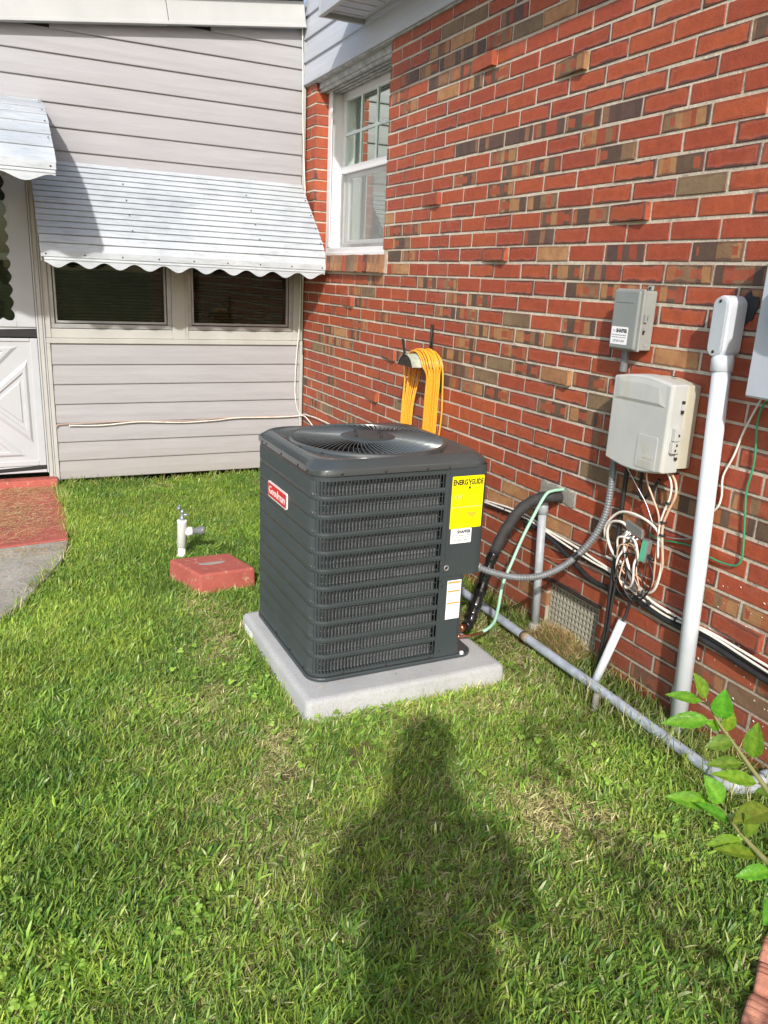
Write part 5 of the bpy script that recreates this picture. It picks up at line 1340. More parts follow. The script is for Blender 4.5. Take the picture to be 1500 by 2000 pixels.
b = MB(); b.box((-0.0005,-1.995,1.075),(-0.006,-1.967,1.235)); b.tube([(-0.008,-1.985,1.23),(-0.012,-1.985,1.09)],0.004,6); b.box((-0.0005,-2.12,0.90),(-0.004,-2.10,1.02)); b.build('wall_strap', M['hanger'], hg)
cord = empty('yellow_cord', (-0.10,-2.05,1.09), 'bundle of yellow-orange extension cord draped over the hanger', 'cord')
cr = random.Random(8)
def strand(k, n, name='cord_strand', single=False):
    t = k/(n-1)
    x = -0.130 + 0.100*t + cr.uniform(-0.006, 0.006)
    layer = cr.choice([0.0, 0.0085, 0.017])
    r = 0.0935 + layer
    ztop_l = 0.62 + cr.uniform(-0.06, 0.05); ztop_r = 0.64 + cr.uniform(-0.03, 0.05)
    yl = hc.y + 0.085 + cr.uniform(-0.012, 0.012); yr = hc.y - 0.070 + cr.uniform(-0.018, 0.012)
    xl = -0.145 + 0.050*t + cr.uniform(-0.004, 0.004); xr = -0.105 + 0.075*t + cr.uniform(-0.005, 0.005)
    pts = [(xl, yl-0.005, ztop_l-0.25), (xl, yl, ztop_l), (xl*0.9+x*0.1, yl+0.004, 0.80), (xl*0.5+x*0.5, yl+0.010, 0.93), (x, hc.y+r*0.92, hc.z+r*0.25)]
    for a in (58, 32, 6, -20, -46, -68):
        a = math.radians(a); pts.append((x, hc.y + r*math.sin(a), hc.z + r*math.cos(a)))
    pts += [(xr, yr-0.022, 0.985), (xr, yr-0.018, 0.86), (xr, yr-0.012, ztop_r), (xr, yr-0.008, ztop_r-0.25)]
    b = MB(); b.tube(smooth_pts(pts, 5), 0.0044, 8); b.build(name, M['hose'], cord)
for k in range(15): strand(k, 15)
b = MB(); b.tube(smooth_pts([(-0.09,-1.995,1.09),(-0.05,-2.04,1.112),(-0.02,-2.10,1.085),(-0.014,-2.135,1.02),(-0.012,-2.145,0.90),(-0.012,-2.150,0.78),(-0.016,-2.140,0.66),(-0.02,-2.13,0.55)],6), 0.0046, 8); b.build('cord_strand', M['hose'], cord)

# ================================================================== SMALL YARD THINGS
# red painted block
bk = empty('red_block', (-1.2,-2.1,0), 'low red-painted concrete block with chipped paint in the grass', 'block')
def blk(s, z, j=0): 
    P = [(-1.381,-1.978),(-1.087,-1.975),(-1.022,-2.224),(-1.290,-2.236)]
    c_ = (sum(p[0] for p in P)/4, sum(p[1] for p in P)/4)
    return [(c_[0]+(p[0]-c_[0])*s, c_[1]+(p[1]-c_[1])*s) + (z,) for p in P]
b = MB(); b.add(blk(1.015,-0.02)+blk(1.0,0.10), [(0,1,5,4),(1,2,6,5),(2,3,7,6),(3,0,4,7),(4,5,6,7)])
o_ = b.build('block_body', M['redpaint'], bk, bevel=0.012, segs=3)
b = MB(); b.prism([(-1.20+0.062*math.cos(t)*(1+0.15*math.sin(3*t)), -2.10+0.020*math.sin(t)*(1+0.25*math.cos(2*t))) for t in [2*math.pi*k/20 for k in range(20)]], (0,0,0.1004),(1,0,0),(0,1,0),(0,0,0.0012)); b.build('chipped_patch', M['slab'], bk)
# cleanout pipe
pv = empty('pvc_standpipe', (-1.27,-1.73,0), 'short white plastic standpipe with side outlet and small metal tap on top', 'pipe')
B0 = Vector((-1.272,-1.73,0.0)); LN = Vector((0.012/0.21*1.0, 0, 1)).normalized(); LN = Vector((0.04,0,1)).normalized()
b = MB(); b.lathe(B0, LN, [(0.0235,0.0),(0.0235,0.012),(0.0195,0.013),(0.0195,0.075)], 20); b.lathe(B0, LN, [(0.0255,-0.005),(0.0255,0.025),(0.0195,0.026)],20); b.build('pipe', M['pvcw'], pv)
b = MB(); b.lathe(B0, LN, [(0.0195,0.068),(0.0248,0.070),(0.0248,0.200),(0.0258,0.202),(0.0258,0.214),(0.020,0.216),(0.012,0.216)], 20)
T0 = B0 + LN*0.150; XD = Vector((1,-0.12,0.03)).normalized()
b.lathe(T0, XD, [(0.018,0.0),(0.0215,0.028),(0.0235,0.030),(0.0235,0.052),(0.018,0.053)], 18); b.build('tee', M['pvcw'], pv)
b = MB(); b.lathe(T0, XD, [(0.0165,0.05),(0.0165,0.078),(0.0205,0.080),(0.0205,0.094),(0.0220,0.095),(0.0225,0.112),(0.020,0.114),(0.001,0.114)], 18); b.build('outlet_cap', M['liquidtight'], pv)
tp = B0 + LN*0.214
b = MB(); b.lathe(tp, LN, [(0.013,0),(0.012,0.014),(0.009,0.018),(0.010,0.040),(0.012,0.046),(0.006,0.058)], 12)
b.tube([tp+Vector((0.0,0,0.030)), tp+Vector((0.020,-0.004,0.028)), tp+Vector((0.032,-0.006,0.030))], 0.0065, 8)
b.tube([tp+Vector((0.0,0,0.045)), tp+Vector((-0.010,0,0.062)), tp+Vector((-0.014,0,0.068))], 0.0055, 8); b.lathe(tp+Vector((-0.016,-0.004,0.066)),(-0.7,-0.5,0.5),[(0.003,-0.003),(0.011,0.0),(0.011,0.006),(0.003,0.008)],10); b.tube([tp+Vector((-0.012,0,0.07)), tp+Vector((-0.010,0,0.082))],0.006,8)
b.build('tap', M['zinc'], pv)
# short stake
b = MB(); b.tube(smooth_pts([(-0.222,-3.745,-0.02),(-0.216,-3.735,0.03),(-0.210,-3.73,0.062)],4), [0.013,0.014,0.013,0.0125,0.013,0.012,0.013,0.012,0.011], 9); o_ = b.build('ground_stake', simple('grey_weathered_stub', (0.17,0.17,0.14), 0.8, var=0.3, scale=50), None)
tag(o_, 'short grey stub poking out of the grass beside the ground pipe', 'stub')
# terracotta edging, bottom right
eg = empty('garden_edging', (-0.55,-4.85,0), 'weathered terracotta scalloped garden edging at the bottom right corner', 'edging')
def edg(x, y, a, s=1.0):
    b = MB(); n = 10; top = []
    dx, dy = math.cos(a), math.sin(a)
    h_ = 0.034+0.008*math.sin(x*91); prof = [(-0.043,0.0),(-0.044,h_)] + [(-0.044+0.088*k/n, h_+0.014*math.sin(math.pi*k/n)+0.002*math.sin(k*2.7+x*50)) for k in range(1, n)] + [(0.044,h_),(0.043,0.0)]
    b.prism([(p[0], p[1]) for p in prof], (x-dy*0.0, y, -0.005), (dx,dy,0), (0,0,1), (dy*0.075, -dx*0.075, 0))
    return b.build('edging_piece', M['edging'], eg, bevel=0.008, segs=3)
for ex, ey, ea in ((-0.500,-4.708,24),(-0.588,-4.752,30),(-0.668,-4.803,33),(-0.752,-4.848,28),(-0.828,-4.912,42),(-0.905,-4.965,36)): edg(ex, ey, math.radians(ea))
# straw litter in front of the vent
# ================================================================== GRASS
rg = np.random.default_rng(4)
def in_poly(x, y, poly):
    c = np.zeros(len(x), bool); n = len(poly); j = n-1
    for i in range(n):
        xi, yi = poly[i]; xj, yj = poly[j]
        t = ((yi > y) != (yj > y)) & (x < (xj-xi)*(y-yi)/(yj-yi+1e-12)+xi)
        c ^= t; j = i
    return c
PATHP = [(-3.5,0.05),(-1.765,0.05),(-1.775,-0.40),(-1.765,-0.654),(-1.785,-1.275),(-1.80,-1.38),(-1.84,-1.58),(-1.915,-1.80),(-1.975,-1.93),(-2.03,-2.10),(-2.13,-2.24),(-2.30,-2.42),(-2.6,-2.62),(-3.5,-2.9)]
BLKP = [(-1.381,-1.978),(-1.087,-1.975),(-1.022,-2.224),(-1.290,-2.236)]
EDGP = [(-0.42,-4.66),(-0.72,-4.825),(-0.99,-5.02),(-0.96,-5.10),(-0.70,-4.92),(-0.38,-4.74)]
def allowed(x, y, soil=True):
    ok = (y < -0.012) & (x < -0.012)
    ok &= ~((x > -1.203) & (x < -0.408) & (y > -3.438) & (y < -2.638))
    ok &= ~in_poly(x, y, PATHP) & ~in_poly(x, y, BLKP) & ~in_poly(x, y, EDGP)
    return ok
def vis(x, y, mg=60):
    dx, dy, dz = x-CAM.x, y-CAM.y, -CAM.z
    z = dx*CF.x+dy*CF.y+dz*CF.z
    px = 750+1538.5*(dx*CR.x+dy*CR.y+dz*CR.z)/z; py = 1000-1538.5*(dx*CU.x+dy*CU.y+dz*CU.z)/z
    return (z > 0.2) & (px > -mg) & (px < 1500+mg) & (py > 0) & (py < 2000+mg*3)
def fnoise(x, y, seed, f):
    r_ = np.random.default_rng(seed); v = np.zeros_like(x)
    for o in range(4):
        for k in range(4):
            a = r_.uniform(0, 2*np.pi); ph = r_.uniform(0, 2*np.pi); ff = f*(1.9**o)*r_.uniform(0.7, 1.3)
            v += np.sin((x*np.cos(a)+y*np.sin(a))*ff+ph)/(1.6**o)
    return v/5.5
BLOB = [ # x, y, r, dryness
 (-1.31,-2.74,0.07,0.9),(-1.35,-2.88,0.09,0.8),(-1.28,-2.55,0.12,0.5),(-1.30,-2.35,0.11,0.7),(-1.45,-3.15,0.16,0.45),(-1.32,-3.50,0.11,0.75),(-1.38,-3.70,0.08,0.6),
 (-0.49,-3.60,0.12,0.55),(-0.30,-3.42,0.13,0.8),(-0.22,-3.15,0.13,0.8),(-0.24,-2.9,0.15,0.9),(-0.18,-3.30,0.10,0.8),(-0.66,-3.56,0.12,0.4),(-0.69,-4.22,0.14,0.75),(-0.74,-4.05,0.12,0.4),
 (-0.90,-3.52,0.12,0.35),(-0.22,-3.72,0.10,0.6),(-1.65,-3.32,0.22,0.28),(-1.6,-4.05,0.30,0.20),(-1.45,-3.85,0.25,0.25),(-0.95,-4.2,0.30,0.22),(-0.5,-3.95,0.2,0.32),(-1.08,-0.14,0.12,0.7),(-0.75,-0.10,0.10,0.5),(-0.35,-0.3,0.2,0.3),(-0.9,-3.9,0.3,0.18),(-0.10,-3.6,0.07,0.5),(-0.4,-4.35,0.2,0.35),(-1.2,-4.35,0.25,0.18),
 (-0.13,-4.05,0.07,0.5)]
SOIL = [(-1.116,-3.660,0.050),(-1.075,-3.635,0.038),(-1.150,-3.700,0.030),(-1.355,-2.90,0.030),(-0.25,-2.88,0.05),(-1.385,-3.73,0.030),(-1.08,-0.16,0.05),(-0.30,-3.36,0.04)]
def dryness(x, y):
    d = 0.05 + 0.20*fnoise(x, y, 3, 5.0) + 0.13*fnoise(x, y, 9, 17.0)
    for bx_, by_, r_, a_ in BLOB: d = np.maximum(d, d + a_*np.exp(-((x-bx_)**2+(y-by_)**2)/(r_*r_)))
    return np.clip(d, 0, 1)
def soilness(x, y):
    d = np.zeros_like(x)
    xx = x + 0.018*fnoise(x, y, 21, 60.0); yy = y + 0.018*fnoise(x, y, 22, 55.0)
    for bx_, by_, r_ in SOIL: d = np.maximum(d, np.exp(-(((xx-bx_)**2+(yy-by_)**2)/(r_*r_))**2))
    return d
def blades(x, y, z0, L, W, lean, curl, col, name, mat, head=None, zfun=True):
    n = len(x)
    ph = rg.uniform(0, 2*np.pi, n) if head is None else head
    hx, hy = np.cos(ph), np.sin(ph)
    tw = ph + np.pi/2 + rg.normal(0, 0.5, n); wx_, wy_ = np.cos(tw), np.sin(tw)
    zz = (ground_z(x, y) - 0.004 if zfun else 0) + z0
    V = np.zeros((n, 7, 3), np.float32)
    for j, (t, wf) in enumerate(((0, 0.55), (0.40, 1.0), (0.76, 0.72))):
        a = lean + curl*t
        s_ = L*t
        am = lean + curl*t*0.5
        cx = x + hx*np.sin(am)*s_; cy = y + hy*np.sin(am)*s_; cz = zz + np.cos(am)*s_
        for k, sg in ((0, -1), (1, 1)):
            V[:, 2*j+k, 0] = cx + sg*wx_*W*wf/2; V[:, 2*j+k, 1] = cy + sg*wy_*W*wf/2; V[:, 2*j+k, 2] = cz + sg*0.12*W
    am = lean + curl*0.5
    V[:, 6, 0] = x + hx*np.sin(am)*L; V[:, 6, 1] = y + hy*np.sin(am)*L; V[:, 6, 2] = zz + np.cos(am)*L
    V[:, :, 2] = np.maximum(V[:, :, 2], (zz-0.004)[:, None] if np.ndim(zz) else zz-0.004)
    F = np.array([[0,1,3],[0,3,2],[2,3,5],[2,5,4],[4,5,6]], np.int32)
    idx = (F[None]+7*np.arange(n, dtype=np.int32)[:, None, None]).reshape(-1)
    me = bpy.data.meshes.new(name)
    me.vertices.add(n*7); me.vertices.foreach_set('co', V.ravel())
    nt = n*5; me.loops.add(nt*3); me.loops.foreach_set('vertex_index', idx)
    me.polygons.add(nt); me.polygons.foreach_set('loop_start', np.arange(0, nt*3, 3, dtype=np.int32)); me.polygons.foreach_set('loop_total', np.full(nt, 3, np.int32))
    me.polygons.foreach_set('use_smooth', np.ones(nt, bool))
    me.update(calc_edges=True)
    ca = me.color_attributes.new('gcol', 'FLOAT_COLOR', 'POINT')
    grad = np.array([0.62, 0.62, 0.95, 0.95, 1.08, 1.08, 1.2], np.float32)*0 + 1.0
    cc = np.ones((n, 7, 4), np.float32); cc[:, :, :3] = col[:, None, :]*grad[None, :, None]
    ca.data.foreach_set('color', cc.ravel())
    me.materials.append(mat)
    o = bpy.data.objects.new(name, me); C.objects.link(o); o['kind'] = 'stuff'
    return o
def lawn_points(n, xr, yr, cond):
    x = rg.uniform(*xr, n); y = rg.uniform(*yr, n); k = allowed(x, y) & cond(x, y)
    return x[k], y[k]
def green(n, d, x, y):
    base_ = np.array([0.235, 0.345, 0.060]); lime = np.array([0.48, 0.54, 0.11]); deep = np.array([0.085, 0.175, 0.045]); straw = np.array([0.66, 0.58, 0.34])
    t = np.clip(0.50 + 0.34*fnoise(x, y, 33, 3.2) + 0.18*fnoise(x, y, 34, 15.0) + rg.normal(0, 0.24, n), 0, 1)[:, None]
    c = np.where(t < 0.5, deep + (base_-deep)*(t*2), base_ + (lime-base_)*(t*2-1))
    isd = (rg.uniform(0, 1, n) < 0.03+d*0.95)[:, None]
    sv = straw*rg.uniform(0.5, 1.25, (n, 1))*np.array([1, 1, 1]) + rg.normal(0, 0.012, (n, 1))
    olive = np.array([0.46, 0.46, 0.16])
    c = c*(1-0.55*d[:, None]) + olive*0.55*d[:, None]
    c = np.where(isd, sv, c)*rg.uniform(0.8, 1.2, (n, 1))
    c = c*np.array([0.96, 1.04, 0.95])*(0.99 + 0.28*np.clip(fnoise(x, y, 71, 5.5), -1, 1) - 0.30*np.exp(-((x+0.05)/0.30)**2))[:, None]  # last term darkens the greens beside the brick wall, painting the shade there
    return np.clip(c, 0.005, 1), isd[:, 0]
# fine blades
x, y = lawn_points(400000, (-2.35, -0.01), (-5.3, -0.02), vis)
dr_ = dryness(x, y); so = soilness(x, y); keep = rg.uniform(0, 1, len(x)) > np.clip(so*1.15 + 0.25*np.clip(dr_-0.4, 0, 1), 0, 0.97)
x, y, dr_ = x[keep], y[keep], dr_[keep]; n = len(x)
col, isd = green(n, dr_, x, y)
L = rg.uniform(0.018, 0.048, n)*(1-0.35*dr_)*(1+0.25*fnoise(x, y, 5, 6.0)); W = rg.uniform(0.0016, 0.0042, n)
edge = np.exp(-((x+0.0)/0.16)**2); L *= 1+0.55*edge
lean = np.abs(rg.normal(0.65, 0.42, n)); lean = np.where(isd, lean+0.55, lean)
g1 = blades(x, y, 0.0, L, W, np.clip(lean, 0, 1.5), rg.uniform(0.1, 1.1, n), col, 'lawn_grass', M['grass'])
# broad blades in tufts
xc, yc = lawn_points(21000, (-2.35, -0.02), (-5.3, -0.03), vis)
bn = 0.5+0.5*np.clip(fnoise(xc, yc, 13, 2.6)+0.25, -1, 1); kk = rg.uniform(0, 1, len(xc)) < bn*(1-0.8*dryness(xc, yc)); xc, yc = xc[kk], yc[kk]
m_ = rg.integers(5, 11, len(xc)); x = np.repeat(xc, m_)+rg.normal(0, 0.010, m_.sum()); y = np.repeat(yc, m_)+rg.normal(0, 0.010, m_.sum())
k = allowed(x, y); x, y = x[k], y[k]; n = len(x)
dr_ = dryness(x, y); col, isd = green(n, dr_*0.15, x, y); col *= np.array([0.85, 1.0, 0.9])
g2 = blades(x, y, 0.004, rg.uniform(0.018, 0.048, n), rg.uniform(0.0038, 0.0080, n), np.clip(rg.normal(0.95, 0.38, n), 0.1, 1.5), rg.uniform(0.0, 1.0, n), col, 'crabgrass', M['grass'])
# sparser grass outside the view
x, y = lawn_points(90000, (-4.5, -0.01), (-7.5, -0.02), lambda a, b_: ~vis(a, b_))
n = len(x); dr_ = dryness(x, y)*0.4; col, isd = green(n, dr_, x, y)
g3 = blades(x, y, 0.0, rg.uniform(0.03, 0.06, n), rg.uniform(0.003, 0.006, n), np.clip(rg.normal(0.8, 0.4, n), 0.1, 1.5), rg.uniform(0.1, 0.9, n), col, 'outer_grass', M['grass'])
# long tufts along wall, posts and pipe
def tuft_line(pts, per, Ls, nm, dry, W_=(0.002, 0.0045), spread=0.02):
    xs_ = []; ys_ = []
    for (ax, ay, bx_, by_) in pts:
        L_ = math.hypot(bx_-ax, by_-ay); k = int(L_*per)+2
        t = rg.uniform(0, 1, k); xs_.append(ax+(bx_-ax)*t+rg.normal(0, spread, k)); ys_.append(ay+(by_-ay)*t+rg.normal(0, spread, k))
    x = np.concatenate(xs_); y = np.concatenate(ys_); k = (x < -0.004) & (y < -0.004) & ~((x > -1.2) & (x < -0.41) & (y > -3.43) & (y < -2.64)) & ~in_poly(x, y, BLKP); x, y = x[k], y[k]; n = len(x)
    col, isd = green(n, np.full(n, dry), x, y)
    return blades(x, y, 0.0, rg.uniform(*Ls, n), rg.uniform(*W_, n), np.clip(rg.normal(0.45, 0.32, n), 0.02, 1.3), rg.uniform(0.2, 1.2, n), col, nm, M['grass'])
g4 = tuft_line([(-0.02,-3.05,-0.02,-4.6),(-0.13,-3.5,-0.14,-4.3),(-0.20,-3.6,-0.20,-4.4),(-0.06,-2.6,-0.04,-3.1)], 900, (0.04, 0.12), 'edge_grass', 0.22)
g5 = tuft_line([(-1.72,-0.03,-0.05,-0.05),(-1.70,-0.10,-1.2,-0.12),(-1.76,-0.12,-1.755,-0.5),(-1.75,-0.3,-1.78,-1.3),(-1.80,-1.4,-2.1,-2.25)], 700, (0.03, 0.085), 'edge_grass', 0.15)
g6 = tuft_line([(-1.21,-3.445,-0.40,-3.445),(-1.21,-3.44,-1.21,-2.64),(-0.40,-3.44,-0.40,-2.7),(-1.39,-1.97,-1.29,-2.245),(-1.29,-2.245,-1.02,-2.235),(-1.30,-1.75,-1.24,-1.72)], 420, (0.025, 0.06), 'edge_grass', 0.45, spread=0.012)
# clover
xc, yc = lawn_points(1500, (-2.2, -0.1), (-5.1, -2.6), vis)
kk = fnoise(xc, yc, 41, 4.0) > 0.18; xc, yc = xc[kk], yc[kk]
b = MB(); cols = []
for cx, cy in zip(xc, yc):
    h = rg.uniform(0.018, 0.032); a0 = rg.uniform(0, 6.28); rr_ = rg.uniform(0.0045, 0.0075); tl = Vector((rg.normal(0, 0.3), rg.normal(0, 0.3), 1)).normalized(); u_ = tl.orthogonal().normalized(); v_ = tl.cross(u_)
    cg = np.array([0.27, 0.43, 0.07])*rg.uniform(0.7, 1.3)
    for k in range(3):
        a = a0+2.094*k; c_ = Vector((cx, cy, h)) + (u_*math.cos(a)+v_*math.sin(a))*rr_
        pts = [c_ + (u_*math.cos(a+t)+v_*math.sin(a+t))*rr_*0.98 + tl*0.0012*math.cos(t*2) for t in (0.5, 1.4, 2.3, math.pi, -2.3, -1.4, -0.5)]
        b.add(pts, [tuple(range(7))]); cols += [tuple(cg)+(1,)]*7
o_ = b.build('clover', M['grass']); ca = o_.data.color_attributes.new('gcol', 'FLOAT_COLOR', 'POINT'); ca.data.foreach_set('color', np.array(cols, np.float32).ravel()); o_['kind'] = 'stuff'
# dry clippings on the landing and path, and straw heaped at the vent
def clippings(n, gen, name, Ls=(0.012, 0.05), zf=lambda x, y: 0.0245, lean=1.5):
    x, y = gen(n); n = len(x)
    c = np.array([0.60, 0.49, 0.27])*rg.uniform(0.45, 1.3, (n, 1)); c[:, 1] *= rg.uniform(0.85, 1.05, n)
    return blades(x, y, zf(x, y), rg.uniform(*Ls, n), rg.uniform(0.0012, 0.0028, n), np.full(n, lean)+rg.normal(0, 0.07, n), rg.normal(0, 0.12, n), c, name, M['grass'], None, False)
def land(n):
    x = rg.uniform(-2.5, -1.76, n); y = rg.uniform(-1.28, -0.10, n)
    w_ = np.exp(-((x+2.10)**2/0.07+(y+0.72)**2/0.13))*1.1 + 0.75*np.exp(-((y+0.18)/0.09)**2) + 0.05 + 0.3*fnoise(x, y, 51, 9.0)
    k = (rg.uniform(0, 1, n) < w_) & (in_poly(x, y, PATHP)); return x[k], y[k]
g7 = clippings(15000, land, 'dry_clippings')
def land2(n):
    x = rg.uniform(-2.6, -1.80, n); y = rg.uniform(-2.4, -1.30, n); k = in_poly(x, y, PATHP)
    w_ = 0.08 + 0.9*np.exp(-((y+1.42-(x+1.95)*0.1)/0.06)**2) + 0.25*np.clip(fnoise(x, y, 61, 12.0), 0, 1)
    k &= rg.uniform(0, 1, n) < w_; return x[k], y[k]
g8 = clippings(9000, land2, 'dry_clippings', (0.01, 0.035), lambda x, y: 0.0205)
def padg(n):
    x = rg.uniform(-1.19, -0.42, n); y = rg.uniform(-3.43, -2.65, n); k = ((y < -3.345) | (x > -0.45) | (x < -1.16)) & (rg.uniform(0, 1, n) < 0.25+0.75*(y < -3.40)); return x[k], y[k]
g10 = clippings(260, padg, 'dry_clippings', (0.008, 0.03), lambda x, y: 0.0700)
# straw mound
b = MB(); ny, nz = 24, 8
rows = []
for i in range(nz+1):
    t = i/nz; rows.append([(-0.085*(1-t)**0.8+0.026*t, -3.12-0.35*k/ny, 0.055*t*max(0.02, math.sin(math.pi*(k+0.3)/(ny+0.6)))**0.8*(0.80+0.22*math.sin(k*1.3)*math.sin(k*0.5+1))) for k in range(ny+1)])
b.rings(rows, False, smooth=True); mo = b.build('straw_mound', simple('matted_straw', (0.32,0.26,0.15), 0.95, var=0.4, scale=60, bump=0.8, bscale=120)); mo['kind'] = 'stuff'
def vm(n):
    k = rg.uniform(0, 1, n); return np.clip(0.02-0.115*rg.uniform(0, 1, n)**0.8, -0.10, 0.012), -3.13-0.33*k
def vz(x, y): return 0.052*np.clip(1-(np.clip(0.02-x,0,1)/0.11)**1.25, 0, 1)*np.clip(np.sin(np.pi*np.clip((-y-3.12)/0.35, 0.01, 0.99)), 0.02, 1)**0.8
g9 = clippings(2600, vm, 'straw', (0.02, 0.09), vz, 1.0)

# white paint specks on the lowest bricks at the right
b = MB(); sr = random.Random(77)
for k in range(70):
    y = -3.86 - 0.46*sr.random()**0.8; z = 0.06+0.52*sr.random(); r_ = sr.uniform(0.0008, 0.0021)*(1 if sr.random() < 0.85 else 1.6); el_ = sr.uniform(1.0, 2.6)
    b.prism([(r_*el_*math.cos(t)*0.94+r_*math.sin(t)*0.3, r_*math.sin(t)*0.94-r_*el_*0.3*math.cos(t)*-1) for t in [math.pi*2*i/8 for i in range(8)]], (-0.0012, y, z), (0,1,0), (0,0,1), (-0.0012,0,0))
o_ = b.build('paint_specks', M['speck'], house); o_['kind'] = 'stuff'

# ================================================================== SHRUB AT THE RIGHT EDGE
sb = empty('leafy_shrub', (-0.95, -5.45, 0), 'bright green leafy branches reaching in from the lower right edge', 'shrub')
S1 = [(-1.1185,-4.9175,0.8547),(-1.1234,-4.9482,0.8364),(-1.1255,-4.9824,0.8202),(-1.1286,-5.017,0.8045),(-1.1325,-5.0496,0.7912),(-1.1366,-5.1102,0.7562),(-1.08,-5.28,0.55),(-0.98,-5.42,0.20),(-0.95,-5.45,-0.02)]
S2 = [(-1.2183,-5.0407,0.785),(-1.221,-5.0632,0.7831),(-1.2267,-5.0838,0.7798),(-1.2301,-5.1093,0.7757),(-1.2327,-5.1359,0.7724),(-1.2304,-5.1891,0.7572),(-1.15,-5.34,0.55),(-1.0,-5.46,0.20),(-0.96,-5.48,-0.02)]
for S in (S1, S2):
    pts = smooth_pts(S, 6); b = MB(); b.tube(pts, [0.0016+0.0050*(i/len(pts))**1.2 for i in range(len(pts))], 7); b.build('stem', M['twig'], sb)
LV = [([-1.1183,-4.9172,0.8554],[-1.1336,-4.9065,0.8908],0.5),([-1.1207,-4.9159,0.8534],[-1.1624,-4.8933,0.8629],0.34),([-1.1262,-4.94,0.8375],[-1.1806,-4.9134,0.8327],0.36),([-1.1197,-4.9484,0.8375],[-1.1221,-4.9476,0.8792],0.6),([-1.1057,-4.9492,0.8148],[-1.1078,-4.9531,0.8504],0.5),([-1.1085,-4.9423,0.8184],[-1.1313,-4.9379,0.8323],0.5),([-1.1207,-4.9773,0.8245],[-1.1579,-4.9698,0.8203],0.5),([-1.1272,-5.0059,0.8055],[-1.1694,-4.9882,0.8049],0.36),([-1.1212,-5.0105,0.8095],[-1.1205,-5.007,0.8562],0.5),([-1.1293,-5.0376,0.7914],[-1.1735,-5.0066,0.8001],0.36),([-1.135,-5.0541,0.7875],[-1.155,-5.0541,0.7986],0.5),([-1.2186,-5.041,0.7844],[-1.265,-5.0128,0.7917],0.36),([-1.2193,-5.0522,0.7916],[-1.2354,-5.0372,0.8232],0.6),([-1.2185,-5.0698,0.7767],[-1.2486,-5.047,0.797],0.38),([-1.2218,-5.0948,0.7692],[-1.2623,-5.081,0.7682],0.36),([-1.223,-5.1213,0.764],[-1.2627,-5.097,0.7718],0.38),([-1.2153,-5.0987,0.774],[-1.2243,-5.0946,0.8026],0.7),([-1.1856,-5.0998,0.8114],[-1.2299,-5.0877,0.8016],0.6),([-1.2249,-5.142,0.7632],[-1.2644,-5.131,0.7599],0.38),([-1.1471,-5.0904,0.7771],[-1.137,-5.0954,0.8255],0.5),([-1.1956,-5.1297,0.7735],[-1.1903,-5.1488,0.8016],0.5),([-1.2441,-5.1768,0.7665],[-1.2837,-5.184,0.7498],0.45)]
lr2 = random.Random(31)
for S in (S1, S2):
    for k in range(16):
        t = lr2.uniform(5, 7.4); i = int(t); q = Vector(S[i]).lerp(Vector(S[i+1]), t-i); dd = Vector((lr2.uniform(-0.3, 1), lr2.uniform(-1, 0.1), lr2.uniform(-0.2, 0.7))).normalized()
        LV.append((list(q), list(q+dd*lr2.uniform(0.045, 0.065)), lr2.uniform(0.34, 0.5)))
for k, (a, e, wd) in enumerate(LV):
    a = Vector(a); e = Vector(e); ax = e-a; L = ax.length*1.25; ax.normalize()
    view = (CAM-(a+e)/2).normalized()
    nn = (view*0.55 + Vector((0.0, -0.1, 0.8)) + Vector((lr2.uniform(-0.35, 0.35), lr2.uniform(-0.35, 0.35), 0))); nn = (nn-ax*nn.dot(ax)).normalized(); sd = ax.cross(nn)
    N_ = 12; rows = []
    a2 = a + ax*L*0.10
    for i in range(N_+1):
        t = i/N_; w_ = L*wd*0.56*(math.sin(math.pi*t**0.80)**0.85)*(1.0)*(1-0.25*t)
        if i == N_: w_ = 0.0002
        if i == 0: w_ = 0.0006
        ser = 1+0.045*(1 if i % 2 else -1)
        c_ = a2 + ax*(L*0.90*t) - nn*(0.10*L*t*t) 
        rows.append([c_ - sd*w_*ser + nn*w_*0.22, c_ - sd*w_*0.5 + nn*w_*0.16, c_ - nn*w_*0.05, c_ + sd*w_*0.5 + nn*w_*0.16, c_ + sd*w_*ser + nn*w_*0.22])
    b = MB(); b.rings(rows, False, smooth=True)
    o_ = b.build('leaf', M['leaf'], sb)
    cg = (0.120*lr2.uniform(0.7, 1.4), 0.260*lr2.uniform(0.75, 1.25), 0.022)
    ca = o_.data.color_attributes.new('gcol', 'FLOAT_COLOR', 'POINT')
    cc = []
    for i in range(N_+1):
        for j in range(5): f_ = 1.45 if j == 2 else (1.0+0.10*math.sin(i*2.4+j)); cc.append((cg[0]*f_, cg[1]*(1+0.5*(f_-1)), cg[2]*f_, 1))
    ca.data.foreach_set('color', np.array(cc, np.float32).ravel())
    b = MB(); b.tube([a, a + ax*L*0.12], 0.0008, 5); b.build('leaf_stalk', M['twig'], o_)

